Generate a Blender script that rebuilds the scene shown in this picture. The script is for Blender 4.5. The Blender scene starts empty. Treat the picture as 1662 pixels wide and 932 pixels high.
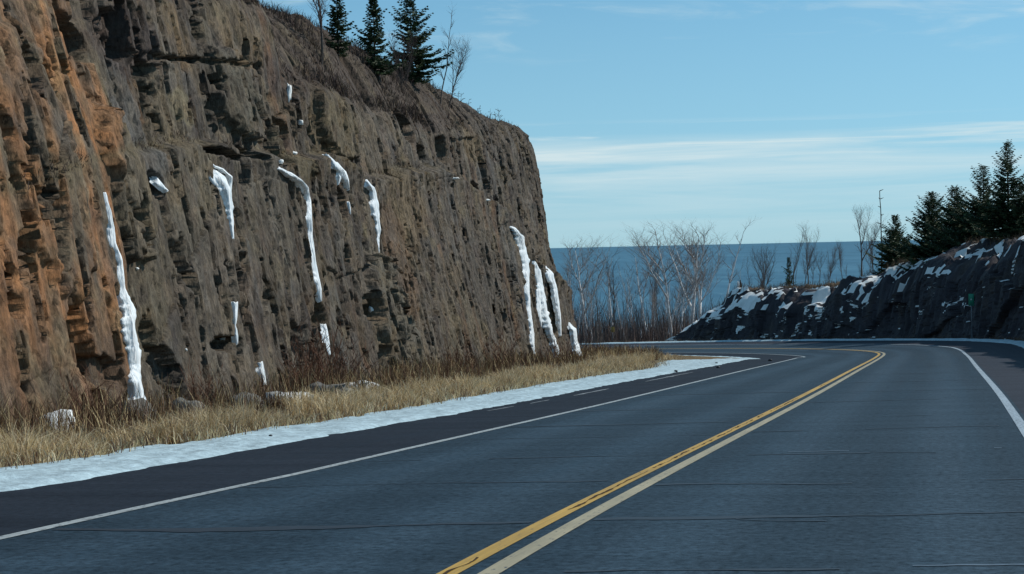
import bpy, math, random
import numpy as np
from mathutils import Vector, Matrix
from mathutils.bvhtree import BVHTree

# ------------------------------------------------------------------ camera, sky, sun, exposure
scene = bpy.context.scene
C = scene.collection
FPX = 3300.0                       # focal length in pixels of the 1662 wide photograph
PITCH, ROLL, CAMH = -0.018783, 0.022496, 1.42865
cam_f = np.array([0, math.cos(PITCH), math.sin(PITCH)])
_r0 = np.array([1.0, 0, 0]); _u0 = np.cross(_r0, cam_f)
cam_r = _r0 * math.cos(ROLL) - _u0 * math.sin(ROLL)
cam_u = _r0 * math.sin(ROLL) + _u0 * math.cos(ROLL)
cam_p = np.array([0, 0, CAMH])
cd = bpy.data.cameras.new('camera'); cam = bpy.data.objects.new('camera', cd); C.objects.link(cam)
cd.sensor_width = 36.0; cd.lens = 36.0 * FPX / 1662.0
cd.clip_start = 0.3; cd.clip_end = 600000.0
m = Matrix.Identity(4)
for i in range(3):
    m[i][0], m[i][1], m[i][2], m[i][3] = cam_r[i], cam_u[i], -cam_f[i], cam_p[i]
cam.matrix_world = m
scene.camera = cam

SUN_AZ, SUN_EL = 66.0, 40.0        # degrees clockwise from the view axis (+Y), and above the horizon
world = bpy.data.worlds.new('World'); scene.world = world; world.use_nodes = True
nt = world.node_tree; nt.nodes.clear()
def N(tree, kind, **kw):
    n = tree.nodes.new(kind)
    for k, v in kw.items():
        if k.startswith('i_'):
            key = k[2:]
            n.inputs[int(key) if key.isdigit() else key.replace('_', ' ')].default_value = v
        else:
            setattr(n, k, v)
    return n
sky = N(nt, 'ShaderNodeTexSky', sky_type='NISHITA', sun_disc=False)
sky.sun_elevation = math.radians(SUN_EL); sky.sun_rotation = math.radians(SUN_AZ)
sky.altitude = 250; sky.air_density = 1.0; sky.dust_density = 0.15; sky.ozone_density = 3.0
tc = N(nt, 'ShaderNodeTexCoord')
# the lowest few degrees are looked up higher in the sky, where it is clear blue (dry winter air)
sep = N(nt, 'ShaderNodeSeparateXYZ'); nt.links.new(tc.outputs['Generated'], sep.inputs[0])
zz = N(nt, 'ShaderNodeMath', operation='MULTIPLY_ADD', i_1=1.25, i_2=0.12); nt.links.new(sep.outputs['Z'], zz.inputs[0])
comb = N(nt, 'ShaderNodeCombineXYZ'); nt.links.new(sep.outputs['X'], comb.inputs[0]); nt.links.new(sep.outputs['Y'], comb.inputs[1]); nt.links.new(zz.outputs[0], comb.inputs[2])
nrm = N(nt, 'ShaderNodeVectorMath', operation='NORMALIZE'); nt.links.new(comb.outputs[0], nrm.inputs[0])
nt.links.new(nrm.outputs[0], sky.inputs['Vector'])
tint = N(nt, 'ShaderNodeMix', data_type='RGBA', blend_type='MULTIPLY'); tint.inputs[0].default_value = 1.0
nt.links.new(sky.outputs[0], tint.inputs[6]); tint.inputs[7].default_value = (0.76, 1.09, 1.0, 1)
# thin cirrus: long level streaks, a veil low over the lake and wisps higher up
def cirrus(scale_vec, lo, hi, detail, rough, dist, loc=(0, 0, 0)):
    mp = N(nt, 'ShaderNodeMapping'); mp.inputs['Scale'].default_value = scale_vec; mp.inputs['Location'].default_value = loc
    nt.links.new(tc.outputs['Generated'], mp.inputs[0])
    ns = N(nt, 'ShaderNodeTexNoise', i_Scale=1.0, i_Detail=detail, i_Roughness=rough, i_Distortion=dist)
    nt.links.new(mp.outputs[0], ns.inputs['Vector'])
    mr = N(nt, 'ShaderNodeMapRange', interpolation_type='SMOOTHSTEP', i_1=lo, i_2=hi); nt.links.new(ns.outputs[0], mr.inputs[0])
    return mr.outputs[0]
def zramp(stops):
    cr = N(nt, 'ShaderNodeValToRGB')
    mr = N(nt, 'ShaderNodeMapRange', i_1=0.0, i_2=0.2); nt.links.new(sep.outputs['Z'], mr.inputs[0]); nt.links.new(mr.outputs[0], cr.inputs[0])
    e = cr.color_ramp.elements
    while len(e) < len(stops): e.new(0.5)
    for el, (p, v) in zip(e, stops): el.position = p; el.color = (v, v, v, 1)
    return cr.outputs[0]
def mul(a, b, op='MULTIPLY'):
    n = N(nt, 'ShaderNodeMath', operation=op); nt.links.new(a, n.inputs[0])
    if isinstance(b, float): n.inputs[1].default_value = b
    else: nt.links.new(b, n.inputs[1])
    n.use_clamp = True
    return n.outputs[0]
veil = mul(cirrus((5, 5, 95), 0.34, 0.72, 6, 0.6, 0.5), zramp([(0.0, 0.1), (0.10, 0.35), (0.18, 0.7), (0.235, 0.9), (0.275, 0.0), (1.0, 0.0)]))
streak = mul(cirrus((7, 7, 170), 0.50, 0.70, 5, 0.55, 0.4), zramp([(0.0, 0.0), (0.20, 0.2), (0.24, 0.8), (0.28, 0.7), (0.31, 0.0), (1.0, 0.0)]))
wisp = mul(cirrus((9, 9, 60), 0.50, 0.80, 7, 0.62, 1.2, (2.35, 0, 3.1)), zramp([(0.0, 0.0), (0.42, 0.0), (0.53, 0.45), (1.0, 0.4)]))
cloud = mul(mul(veil, streak, 'ADD'), wisp, 'ADD')
cm = N(nt, 'ShaderNodeMix', data_type='RGBA'); nt.links.new(mul(cloud, 0.95), cm.inputs[0]); nt.links.new(tint.outputs[2], cm.inputs[6])
cm.inputs[7].default_value = (5.2, 6.3, 6.6, 1)
hz = N(nt, 'ShaderNodeMix', data_type='RGBA'); nt.links.new(zramp([(0.0, 0.85), (0.12, 0.62), (0.3, 0.3), (0.6, 0.08)]), hz.inputs[0]); nt.links.new(tint.outputs[2], hz.inputs[6]); hz.inputs[7].default_value = (3.2, 4.85, 5.45, 1); nt.links.new(hz.outputs[2], cm.inputs[6])
bg = N(nt, 'ShaderNodeBackground', i_Strength=0.124); nt.links.new(cm.outputs[2], bg.inputs[0])
wo = N(nt, 'ShaderNodeOutputWorld'); nt.links.new(bg.outputs[0], wo.inputs[0])

sl = bpy.data.lights.new('sun', 'SUN'); sun = bpy.data.objects.new('sun', sl); C.objects.link(sun)
sl.energy = 3.5; sl.angle = math.radians(0.5); sl.color = (1.0, 0.95, 0.87)
_a, _e = math.radians(SUN_AZ), math.radians(SUN_EL)
sun_dir = Vector((math.sin(_a) * math.cos(_e), math.cos(_a) * math.cos(_e), math.sin(_e)))
sun.rotation_euler = sun_dir.to_track_quat('Z', 'Y').to_euler(); sun.location = (60, 20, 60)
scene.view_settings.view_transform = 'Standard'; scene.view_settings.look = 'None'
scene.view_settings.exposure = 0.0; scene.view_settings.gamma = 1.0

# ------------------------------------------------------------------ helpers
rng = np.random.default_rng(7)
def ray(px, py): return cam_f + cam_r * (px - 831) / FPX + cam_u * (466 - py) / FPX
def at(px, py, d): return cam_p + ray(px, py) * d          # a point d metres down the view axis
def proj(P):
    d = np.asarray(P) - cam_p; z = d @ cam_f
    return 831 + FPX * (d @ cam_r) / z, 466 - FPX * (d @ cam_u) / z
def hsh(ix, iy, seed):
    ix = ix.astype(np.int64).astype(np.uint32); iy = iy.astype(np.int64).astype(np.uint32)
    h = ix * np.uint32(374761393) + iy * np.uint32(668265263) + np.uint32((seed * 2246822519 + 12345) & 0xffffffff)
    h = (h ^ (h >> np.uint32(13))) * np.uint32(1274126177); h = h ^ (h >> np.uint32(16))
    h = h * np.uint32(2654435761); h ^= h >> np.uint32(15)
    return (h & np.uint32(0xffffff)) / float(0x1000000)
def vn(x, y, seed):
    x = np.asarray(x, float); y = np.asarray(y, float); x, y = np.broadcast_arrays(x, y)
    ix = np.floor(x); iy = np.floor(y); fx = x - ix; fy = y - iy
    fx = fx * fx * fx * (fx * (fx * 6 - 15) + 10); fy = fy * fy * fy * (fy * (fy * 6 - 15) + 10)
    a = hsh(ix, iy, seed); b = hsh(ix + 1, iy, seed); c = hsh(ix, iy + 1, seed); d = hsh(ix + 1, iy + 1, seed)
    return (a + (b - a) * fx + (c - a) * fy + (a - b - c + d) * fx * fy) * 2 - 1
def fbm(x, y, seed, o=4, g=0.5):
    s = 0; a = 1; t = 0
    for i in range(o):
        s = s + a * vn(x * 2 ** i, y * 2 ** i, seed + 17 * i); t += a; a *= g
    return s / t
def worley(x, y, seed):
    ix = np.floor(x); iy = np.floor(y)
    f1 = np.full(x.shape, 1e9); f2 = f1.copy(); ci = ix.copy(); cj = iy.copy(); dx = np.zeros(x.shape); dy = dx.copy()
    for i in (-1, 0, 1):
        for j in (-1, 0, 1):
            ax = ix + i; ay = iy + j
            ex = x - ax - hsh(ax, ay, seed); ey = y - ay - hsh(ax, ay, seed + 1)
            d = np.hypot(ex, ey); n = d < f1
            f2 = np.where(n, f1, np.minimum(f2, d))
            ci = np.where(n, ax, ci); cj = np.where(n, ay, cj); dx = np.where(n, ex, dx); dy = np.where(n, ey, dy)
            f1 = np.where(n, d, f1)
    return f1, f2, dx, dy, hsh(ci, cj, seed + 2), hsh(ci, cj, seed + 3), hsh(ci, cj, seed + 4)
def sst(x, a, b):
    t = np.clip((x - a) / (b - a), 0, 1); return t * t * (3 - 2 * t)
def lerp(a, b, t): return a + (b - a) * t

def mesh_np(name, V, faces, mat, parent=None, col=None, smooth=False, uv=None):
    """faces: (n,3) or (n,4) int array, or a list of such arrays"""
    V = np.asarray(V, np.float32)
    fl = faces if isinstance(faces, list) else [faces]
    fl = [np.asarray(f, np.int32) for f in fl if len(f)]
    me = bpy.data.meshes.new(name)
    loops = np.concatenate([f.ravel() for f in fl]); tot = np.concatenate([np.full(len(f), f.shape[1], np.int32) for f in fl])
    start = np.concatenate([[0], np.cumsum(tot)[:-1]]).astype(np.int32)
    me.vertices.add(len(V)); me.vertices.foreach_set('co', V.ravel())
    me.loops.add(len(loops)); me.loops.foreach_set('vertex_index', loops)
    me.polygons.add(len(tot)); me.polygons.foreach_set('loop_start', start); me.polygons.foreach_set('loop_total', tot)
    if smooth: me.polygons.foreach_set('use_smooth', np.ones(len(tot), bool))
    if col is not None:
        a = me.attributes.new('Col', 'FLOAT_COLOR', 'POINT')
        c = np.ones((len(V), 4), np.float32); c[:, :col.shape[1]] = col; a.data.foreach_set('color', c.ravel())
    if uv is not None:
        u = me.uv_layers.new(name='UVMap'); u.data.foreach_set('uv', np.asarray(uv, np.float32)[loops].ravel())
    me.update(calc_edges=True); me.validate()
    me.materials.append(mat)
    return link(name, me, parent)
def link(name, data, parent=None):
    o = bpy.data.objects.new(name, data); C.objects.link(o)
    if parent is not None: o.parent = parent
    return o
def tag(o, label=None, cat=None, group=None, kind=None):
    if label: o['label'] = label
    if cat: o['category'] = cat
    if group: o['group'] = group
    if kind: o['kind'] = kind
    return o
def empty(name, loc, rz=0.0):
    o = link(name, None); o.location = [float(c) for c in loc]; o.rotation_euler = (0, 0, rz); return o
def gridf(nr, nc):
    i = np.arange(nr - 1)[:, None] * nc + np.arange(nc - 1)[None]
    return np.stack([i, i + 1, i + nc + 1, i + nc], -1).reshape(-1, 4)
def copy_tree(root):
    r = root.copy(); C.objects.link(r)
    for ch in root.children:
        c = ch.copy(); C.objects.link(c); c.parent = r
    return r

# ------------------------------------------------------------------ materials
def new_mat(name):
    mt = bpy.data.materials.new(name); mt.use_nodes = True; t = mt.node_tree
    return mt, t, t.nodes['Principled BSDF']
def simple(name, col, rough=0.8, spec=0.3, var=0.25, scale=6.0, bump=0.0, metallic=0.0):
    mt, t, b = new_mat(name)
    co = N(t, 'ShaderNodeTexCoord'); ns = N(t, 'ShaderNodeTexNoise', i_Scale=scale, i_Detail=5.0, i_Roughness=0.6)
    t.links.new(co.outputs['Object'], ns.inputs['Vector'])
    cr = N(t, 'ShaderNodeValToRGB'); t.links.new(ns.outputs[0], cr.inputs[0])
    cr.color_ramp.elements[0].position = 0.25; cr.color_ramp.elements[1].position = 0.75
    cr.color_ramp.elements[0].color = tuple(c * (1 - var) for c in col) + (1,)
    cr.color_ramp.elements[1].color = tuple(min(1, c * (1 + var)) for c in col) + (1,)
    t.links.new(cr.outputs[0], b.inputs['Base Color'])
    b.inputs['Roughness'].default_value = rough; b.inputs['Specular IOR Level'].default_value = spec; b.inputs['Metallic'].default_value = metallic
    if bump:
        bp = N(t, 'ShaderNodeBump', i_Strength=bump, i_Distance=0.05); t.links.new(ns.outputs[0], bp.inputs['Height']); t.links.new(bp.outputs[0], b.inputs['Normal'])
    return mt
def colattr(name, rough=0.85, spec=0.2, noise=0.35, scale=(5, 5, 1.2), bump=0.5, dist=0.06, pits=False):
    """colour from the mesh's own pigment attribute, with fine grain and relief"""
    mt, t, b = new_mat(name)
    at_ = N(t, 'ShaderNodeAttribute', attribute_name='Col')
    co = N(t, 'ShaderNodeTexCoord'); mp = N(t, 'ShaderNodeMapping'); mp.inputs['Scale'].default_value = scale
    t.links.new(co.outputs['Object'], mp.inputs[0])
    n1 = N(t, 'ShaderNodeTexNoise', i_Scale=1.0, i_Detail=8.0, i_Roughness=0.68, i_Distortion=0.3); t.links.new(mp.outputs[0], n1.inputs['Vector'])
    n2 = N(t, 'ShaderNodeTexNoise', i_Scale=4.5, i_Detail=6.0, i_Roughness=0.7); t.links.new(mp.outputs[0], n2.inputs['Vector'])
    mr = N(t, 'ShaderNodeMapRange', i_1=0.28, i_2=0.72, i_3=1 - noise, i_4=1 + noise); t.links.new(n1.outputs[0], mr.inputs[0])
    mr2 = N(t, 'ShaderNodeMapRange', i_1=0.3, i_2=0.7, i_3=1 - noise * 0.8, i_4=1 + noise * 0.8); t.links.new(n2.outputs[0], mr2.inputs[0])
    mm = N(t, 'ShaderNodeMath', operation='MULTIPLY'); t.links.new(mr.outputs[0], mm.inputs[0]); t.links.new(mr2.outputs[0], mm.inputs[1])
    kk = mm.outputs[0]
    if pits:      # scattered dark specks and pale specks
        n3 = N(t, 'ShaderNodeTexNoise', i_Scale=2.3, i_Detail=5.0, i_Roughness=0.75, i_Distortion=0.6); t.links.new(mp.outputs[0], n3.inputs['Vector'])
        p1 = N(t, 'ShaderNodeMapRange', i_1=0.56, i_2=0.66, i_3=1.0, i_4=0.36); t.links.new(n3.outputs[0], p1.inputs[0])
        p2 = N(t, 'ShaderNodeMapRange', i_1=0.30, i_2=0.40, i_3=1.45, i_4=1.0); t.links.new(n3.outputs[0], p2.inputs[0])
        m3 = N(t, 'ShaderNodeMath', operation='MULTIPLY'); t.links.new(p1.outputs[0], m3.inputs[0]); t.links.new(p2.outputs[0], m3.inputs[1])
        m4 = N(t, 'ShaderNodeMath', operation='MULTIPLY'); t.links.new(m3.outputs[0], m4.inputs[0]); t.links.new(kk, m4.inputs[1]); kk = m4.outputs[0]
    mx = N(t, 'ShaderNodeVectorMath', operation='SCALE'); t.links.new(at_.outputs['Color'], mx.inputs[0]); t.links.new(kk, mx.inputs['Scale'])
    t.links.new(mx.outputs[0], b.inputs['Base Color'])
    b.inputs['Roughness'].default_value = rough; b.inputs['Specular IOR Level'].default_value = spec
    if bump:
        ad = N(t, 'ShaderNodeMath', operation='ADD'); t.links.new(n1.outputs[0], ad.inputs[0]); t.links.new(n2.outputs[0], ad.inputs[1])
        if pits:      # small flat chips: each cell tilts its own way
            mp2 = N(t, 'ShaderNodeMapping'); mp2.inputs['Scale'].default_value = (5.5, 5.5, 3.2); t.links.new(co.outputs['Object'], mp2.inputs[0])
            for sc_ in (1.0, 2.3):
                vo = N(t, 'ShaderNodeTexVoronoi', i_Scale=sc_); t.links.new(mp2.outputs[0], vo.inputs['Vector'])
                sv_ = N(t, 'ShaderNodeVectorMath', operation='SCALE'); sv_.inputs['Scale'].default_value = sc_; t.links.new(mp2.outputs[0], sv_.inputs[0])
                so_ = N(t, 'ShaderNodeVectorMath', operation='SCALE'); so_.inputs['Scale'].default_value = sc_; t.links.new(vo.outputs['Position'], so_.inputs[0])
                df = N(t, 'ShaderNodeVectorMath', operation='SUBTRACT'); t.links.new(sv_.outputs[0], df.inputs[0]); t.links.new(so_.outputs[0], df.inputs[1])
                cs = N(t, 'ShaderNodeVectorMath', operation='SUBTRACT'); t.links.new(vo.outputs['Color'], cs.inputs[0]); cs.inputs[1].default_value = (0.5, 0.5, 0.5)
                dt = N(t, 'ShaderNodeVectorMath', operation='DOT_PRODUCT'); t.links.new(df.outputs[0], dt.inputs[0]); t.links.new(cs.outputs[0], dt.inputs[1])
                ml = N(t, 'ShaderNodeMath', operation='MULTIPLY_ADD', i_1=3.2 / sc_); t.links.new(dt.outputs['Value'], ml.inputs[0]); t.links.new(ad.outputs[0], ml.inputs[2]); ad = ml
        bp = N(t, 'ShaderNodeBump', i_Strength=bump, i_Distance=dist); t.links.new(ad.outputs[0], bp.inputs['Height']); t.links.new(bp.outputs[0], b.inputs['Normal'])
    return mt
def plain_attr(name, rough=0.8, spec=0.15, trans=0.0):
    mt, t, b = new_mat(name)
    at_ = N(t, 'ShaderNodeAttribute', attribute_name='Col'); t.links.new(at_.outputs['Color'], b.inputs['Base Color'])
    b.inputs['Roughness'].default_value = rough; b.inputs['Specular IOR Level'].default_value = spec
    if trans:
        tr = N(t, 'ShaderNodeBsdfTranslucent'); t.links.new(at_.outputs['Color'], tr.inputs[0])
        mxs = N(t, 'ShaderNodeMixShader', i_0=trans); t.links.new(b.outputs[0], mxs.inputs[1]); t.links.new(tr.outputs[0], mxs.inputs[2])
        t.links.new(mxs.outputs[0], t.nodes['Material Output'].inputs[0])
    return mt
def asphalt(name, ca, cb, rough, grain=0.5, streak=0.10, spec=0.16, tracks=True):
    """UV: x = metres across, y = metres along the road"""
    mt, t, b = new_mat(name)
    uv = N(t, 'ShaderNodeUVMap')
    def noise(sc, detail=5.0, r=0.6, scale=1.0):
        mp = N(t, 'ShaderNodeMapping'); mp.inputs['Scale'].default_value = (sc[0], sc[1], 1); t.links.new(uv.outputs[0], mp.inputs[0])
        n = N(t, 'ShaderNodeTexNoise', i_Scale=scale, i_Detail=detail, i_Roughness=r); t.links.new(mp.outputs[0], n.inputs['Vector']); return n.outputs[0]
    big = noise((0.55, 0.10), 6, 0.65); lng = noise((2.6, 0.035), 5, 0.6); fine = noise((14, 10), 6, 0.85); cross = noise((0.12, 1.6), 5, 0.65)
    def mr(x, lo, hi, a=0.3, c=0.7):
        n = N(t, 'ShaderNodeMapRange', i_1=a, i_2=c, i_3=lo, i_4=hi); t.links.new(x, n.inputs[0]); return n.outputs[0]
    mix = N(t, 'ShaderNodeMix', data_type='RGBA'); mix.inputs[6].default_value = ca + (1,); mix.inputs[7].default_value = cb + (1,)
    av = N(t, 'ShaderNodeMath', operation='MULTIPLY_ADD', i_1=0.55); t.links.new(mr(big, 0, 1), av.inputs[0])
    m2 = N(t, 'ShaderNodeMath', operation='MULTIPLY', i_1=0.45); t.links.new(mr(lng, 0, 1), m2.inputs[0]); t.links.new(m2.outputs[0], av.inputs[2])
    t.links.new(av.outputs[0], mix.inputs[0])
    k = N(t, 'ShaderNodeMath', operation='MULTIPLY'); t.links.new(mr(fine, 1 - grain * 1.6, 1 + grain * 1.6), k.inputs[0]); t.links.new(mr(cross, 1 - streak * 1.5, 1 + streak * 1.5), k.inputs[1])
    if tracks:    # polished wheel tracks and the darker oil line between them
        sx = N(t, 'ShaderNodeSeparateXYZ'); t.links.new(uv.outputs[0], sx.inputs[0]); v = sx.outputs[0]
        wob = N(t, 'ShaderNodeMath', operation='MULTIPLY_ADD', i_1=0.5, i_2=-0.25); t.links.new(big, wob.inputs[0])
        ad = N(t, 'ShaderNodeMath', operation='ADD'); t.links.new(v, ad.inputs[0]); t.links.new(wob.outputs[0], ad.inputs[1]); v = ad.outputs[0]
        for off in (None, 1.8, 0.85):
            if off is not None:
                sb = N(t, 'ShaderNodeMath', operation='SUBTRACT', i_1=off); t.links.new(v, sb.inputs[0]); v = sb.outputs[0]
            ab = N(t, 'ShaderNodeMath', operation='ABSOLUTE'); t.links.new(v, ab.inputs[0]); v = ab.outputs[0]
        wt = N(t, 'ShaderNodeMapRange', interpolation_type='SMOOTHSTEP', i_1=0.05, i_2=0.6, i_3=1.25, i_4=0.95); t.links.new(v, wt.inputs[0])
        k2 = N(t, 'ShaderNodeMath', operation='MULTIPLY'); t.links.new(k.outputs[0], k2.inputs[0]); t.links.new(wt.outputs[0], k2.inputs[1]); k = k2
    sc = N(t, 'ShaderNodeVectorMath', operation='SCALE'); t.links.new(mix.outputs[2], sc.inputs[0]); t.links.new(k.outputs[0], sc.inputs['Scale'])
    t.links.new(sc.outputs[0], b.inputs['Base Color'])
    rr = N(t, 'ShaderNodeMath', operation='ADD', i_1=0.0); t.links.new(mr(lng, rough - 0.09, rough + 0.09), rr.inputs[0]); t.links.new(rr.outputs[0], b.inputs['Roughness'])
    sp = N(t, 'ShaderNodeMath', operation='MULTIPLY', i_1=spec); t.links.new(k.outputs[0], sp.inputs[0]); t.links.new(sp.outputs[0], b.inputs['Specular IOR Level'])
    bp = N(t, 'ShaderNodeBump', i_Strength=0.35, i_Distance=0.006); t.links.new(fine, bp.inputs['Height']); t.links.new(bp.outputs[0], b.inputs['Normal'])
    return mt
def paint(name, col, wear, under=(0.04, 0.05, 0.06), crack=None):
    """road paint worn through to the asphalt in specks; crack = a ragged dark split running along the line"""
    mt, t, b = new_mat(name)
    uv = N(t, 'ShaderNodeUVMap')
    def noise(sc, d=6.0, r=0.7):
        mp = N(t, 'ShaderNodeMapping'); mp.inputs['Scale'].default_value = (sc[0], sc[1], 1); t.links.new(uv.outputs[0], mp.inputs[0])
        n = N(t, 'ShaderNodeTexNoise', i_Scale=1.0, i_Detail=d, i_Roughness=r); t.links.new(mp.outputs[0], n.inputs['Vector']); return n.outputs[0]
    a = noise((22, 7)); g = noise((3, 0.5)); st = noise((40, 0.8), 3, 0.5)
    w = N(t, 'ShaderNodeMapRange', i_1=wear, i_2=wear + 0.10); t.links.new(a, w.inputs[0])
    lo = N(t, 'ShaderNodeMapRange', i_1=0.3, i_2=0.7, i_3=0.78, i_4=1.15); t.links.new(g, lo.inputs[0])
    lo2 = N(t, 'ShaderNodeMapRange', i_1=0.3, i_2=0.7, i_3=0.85, i_4=1.1); t.links.new(st, lo2.inputs[0])
    k = N(t, 'ShaderNodeMath', operation='MULTIPLY'); t.links.new(lo.outputs[0], k.inputs[0]); t.links.new(lo2.outputs[0], k.inputs[1])
    sc = N(t, 'ShaderNodeVectorMath', operation='SCALE'); sc.inputs[0].default_value = col; t.links.new(k.outputs[0], sc.inputs['Scale'])
    mix = N(t, 'ShaderNodeMix', data_type='RGBA'); mix.inputs[6].default_value = under + (1,)
    t.links.new(w.outputs[0], mix.inputs[0]); t.links.new(sc.outputs[0], mix.inputs[7])
    t.links.new(mix.outputs[2], b.inputs['Base Color']); b.inputs['Roughness'].default_value = 0.6
    return mt
M = {}
M['rock'] = colattr('cliff_rock', 0.85, 0.25, 0.50, (2.6, 2.6, 1.5), 0.8, 0.05, pits=True)
M['dark_rock'] = colattr('outcrop_rock', 0.8, 0.3, 0.35, (3.0, 3.0, 1.5), 0.7, 0.06)
M['soil'] = colattr('dead_turf', 0.95, 0.05, 0.45, (3, 3, 3), 0.6, 0.08)
M['grass'] = plain_attr('dry_grass_blades', 0.7, 0.2, 0.25)
M['twig'] = plain_attr('dead_stems', 0.85, 0.1)
M['needles'] = plain_attr('spruce_needles', 0.6, 0.25, 0.1)
M['lane'] = asphalt('lane_asphalt', (0.011, 0.027, 0.042), (0.023, 0.046, 0.067), 0.72)
M['shoulder'] = asphalt('shoulder_asphalt', (0.010, 0.016, 0.025), (0.019, 0.027, 0.040), 0.85, 0.3, 0.12, 0.12, False)
M['shoulder_right'] = asphalt('outer_shoulder_asphalt', (0.020, 0.025, 0.036), (0.036, 0.042, 0.056), 0.8, 0.35, 0.12, 0.14, False)
M['yellow'] = paint('yellow_road_paint', (0.50, 0.30, 0.045), 0.30)
M['yellow_worn'] = paint('faded_yellow_road_paint', (0.37, 0.32, 0.20), 0.33)
M['white'] = paint('white_road_paint', (0.38, 0.42, 0.42), 0.37)
M['white_fresh'] = paint('bright_white_road_paint', (0.34, 0.41, 0.46), 0.36)
M['tar'] = simple('crack_sealant', (0.014, 0.019, 0.026), 0.55, 0.4, 0.4, 8)
M['chip'] = simple('split_in_paint', (0.05, 0.028, 0.012), 0.9, 0.2, 0.4, 12)
M['glint'] = simple('road_glint', (0.09, 0.13, 0.17), 0.6, 0.4, 0.4, 9)  # pale blue glint put into the base colour
M['snow'] = simple('snow', (0.80, 0.82, 0.80), 0.75, 0.3, 0.10, 2.5, 0.5)
M['snow_dirty'] = simple('packed_snow', (0.41, 0.535, 0.585), 0.85, 0.25, 0.38, 5.0, 0.9)
M['streak'] = simple('trodden_snow', (0.20, 0.22, 0.235), 0.8, 0.2, 0.5, 6)
M['ice'] = None
M['bark'] = simple('grey_bark', (0.13, 0.11, 0.095), 0.9, 0.1, 0.35, 9)
M['birch'] = simple('birch_bark', (0.78, 0.76, 0.72), 0.8, 0.15, 0.45, 3.5)
M['paletwig'] = simple('pale_twigs', (0.22, 0.19, 0.175), 0.9, 0.1, 0.3, 2)
M['darktwig'] = simple('dark_twigs', (0.11, 0.085, 0.08), 0.9, 0.1, 0.3, 2)
M['sprucebark'] = simple('spruce_bark', (0.07, 0.055, 0.045), 0.9, 0.1, 0.3, 9)
M['green'] = simple('sign_green', (0.03, 0.28, 0.17), 0.45, 0.4, 0.15, 6)
M['signwhite'] = simple('sign_white', (0.7, 0.74, 0.74), 0.5, 0.4, 0.08, 6)
M['yellowsign'] = simple('sign_yellow', (0.55, 0.38, 0.05), 0.5, 0.4, 0.1, 6)
M['steel'] = simple('galvanised_steel', (0.22, 0.24, 0.26), 0.5, 0.5, 0.2, 10, 0, 0.5)
mt, t, b = new_mat('frozen_seep_ice'); M['ice'] = mt
b.inputs['Base Color'].default_value = (0.80, 0.86, 0.88, 1); b.inputs['Roughness'].default_value = 0.6; b.inputs['Specular IOR Level'].default_value = 0.25
co = N(t, 'ShaderNodeTexCoord'); mp = N(t, 'ShaderNodeMapping'); mp.inputs['Scale'].default_value = (14, 14, 1.6); t.links.new(co.outputs['Object'], mp.inputs[0])
ns = N(t, 'ShaderNodeTexNoise', i_Scale=1.0, i_Detail=5.0); t.links.new(mp.outputs[0], ns.inputs['Vector'])
cr = N(t, 'ShaderNodeValToRGB'); t.links.new(ns.outputs[0], cr.inputs[0])
cr.color_ramp.elements[0].position = 0.3; cr.color_ramp.elements[0].color = (0.62, 0.71, 0.75, 1)
cr.color_ramp.elements[1].position = 0.62; cr.color_ramp.elements[1].color = (0.92, 0.95, 0.96, 1)
t.links.new(cr.outputs[0], b.inputs['Base Color'])
bp = N(t, 'ShaderNodeBump', i_Strength=0.9, i_Distance=0.07); t.links.new(ns.outputs[0], bp.inputs['Height']); t.links.new(bp.outputs[0], b.inputs['Normal'])

# water
mt, t, b = new_mat('lake_water'); M['water'] = mt
co = N(t, 'ShaderNodeTexCoord')
def wn(sc, d):
    mp = N(t, 'ShaderNodeMapping'); mp.inputs['Scale'].default_value = sc; t.links.new(co.outputs['Object'], mp.inputs[0])
    n = N(t, 'ShaderNodeTexNoise', i_Scale=1.0, i_Detail=d, i_Roughness=0.65); t.links.new(mp.outputs[0], n.inputs['Vector']); return n.outputs[0]
w1 = wn((0.02, 0.004, 1), 6.0); w2 = wn((0.0035, 0.0006, 1), 5.0); w3 = wn((0.12, 0.02, 1), 4.0)
wm = N(t, 'ShaderNodeMath', operation='MULTIPLY_ADD', i_1=0.5); t.links.new(w2, wm.inputs[0]); wm2 = N(t, 'ShaderNodeMath', operation='MULTIPLY', i_1=0.5); t.links.new(w1, wm2.inputs[0]); t.links.new(wm2.outputs[0], wm.inputs[2])
cr = N(t, 'ShaderNodeValToRGB'); t.links.new(wm.outputs[0], cr.inputs[0])
cr.color_ramp.elements[0].position = 0.36; cr.color_ramp.elements[0].color = (0.030, 0.108, 0.175, 1)
cr.color_ramp.elements[1].position = 0.64; cr.color_ramp.elements[1].color = (0.085, 0.215, 0.30, 1)
cap = N(t, 'ShaderNodeMapRange', i_1=0.655, i_2=0.72); t.links.new(w3, cap.inputs[0])
mx = N(t, 'ShaderNodeMix', data_type='RGBA'); t.links.new(cap.outputs[0], mx.inputs[0]); t.links.new(cr.outputs[0], mx.inputs[6]); mx.inputs[7].default_value = (0.35, 0.45, 0.5, 1)
t.links.new(mx.outputs[2], b.inputs['Base Color'])
b.inputs['Roughness'].default_value = 0.6; b.inputs['Specular IOR Level'].default_value = 0.12
bp = N(t, 'ShaderNodeBump', i_Strength=0.6, i_Distance=3.0); t.links.new(w1, bp.inputs['Height']); t.links.new(bp.outputs[0], b.inputs['Normal'])

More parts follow.
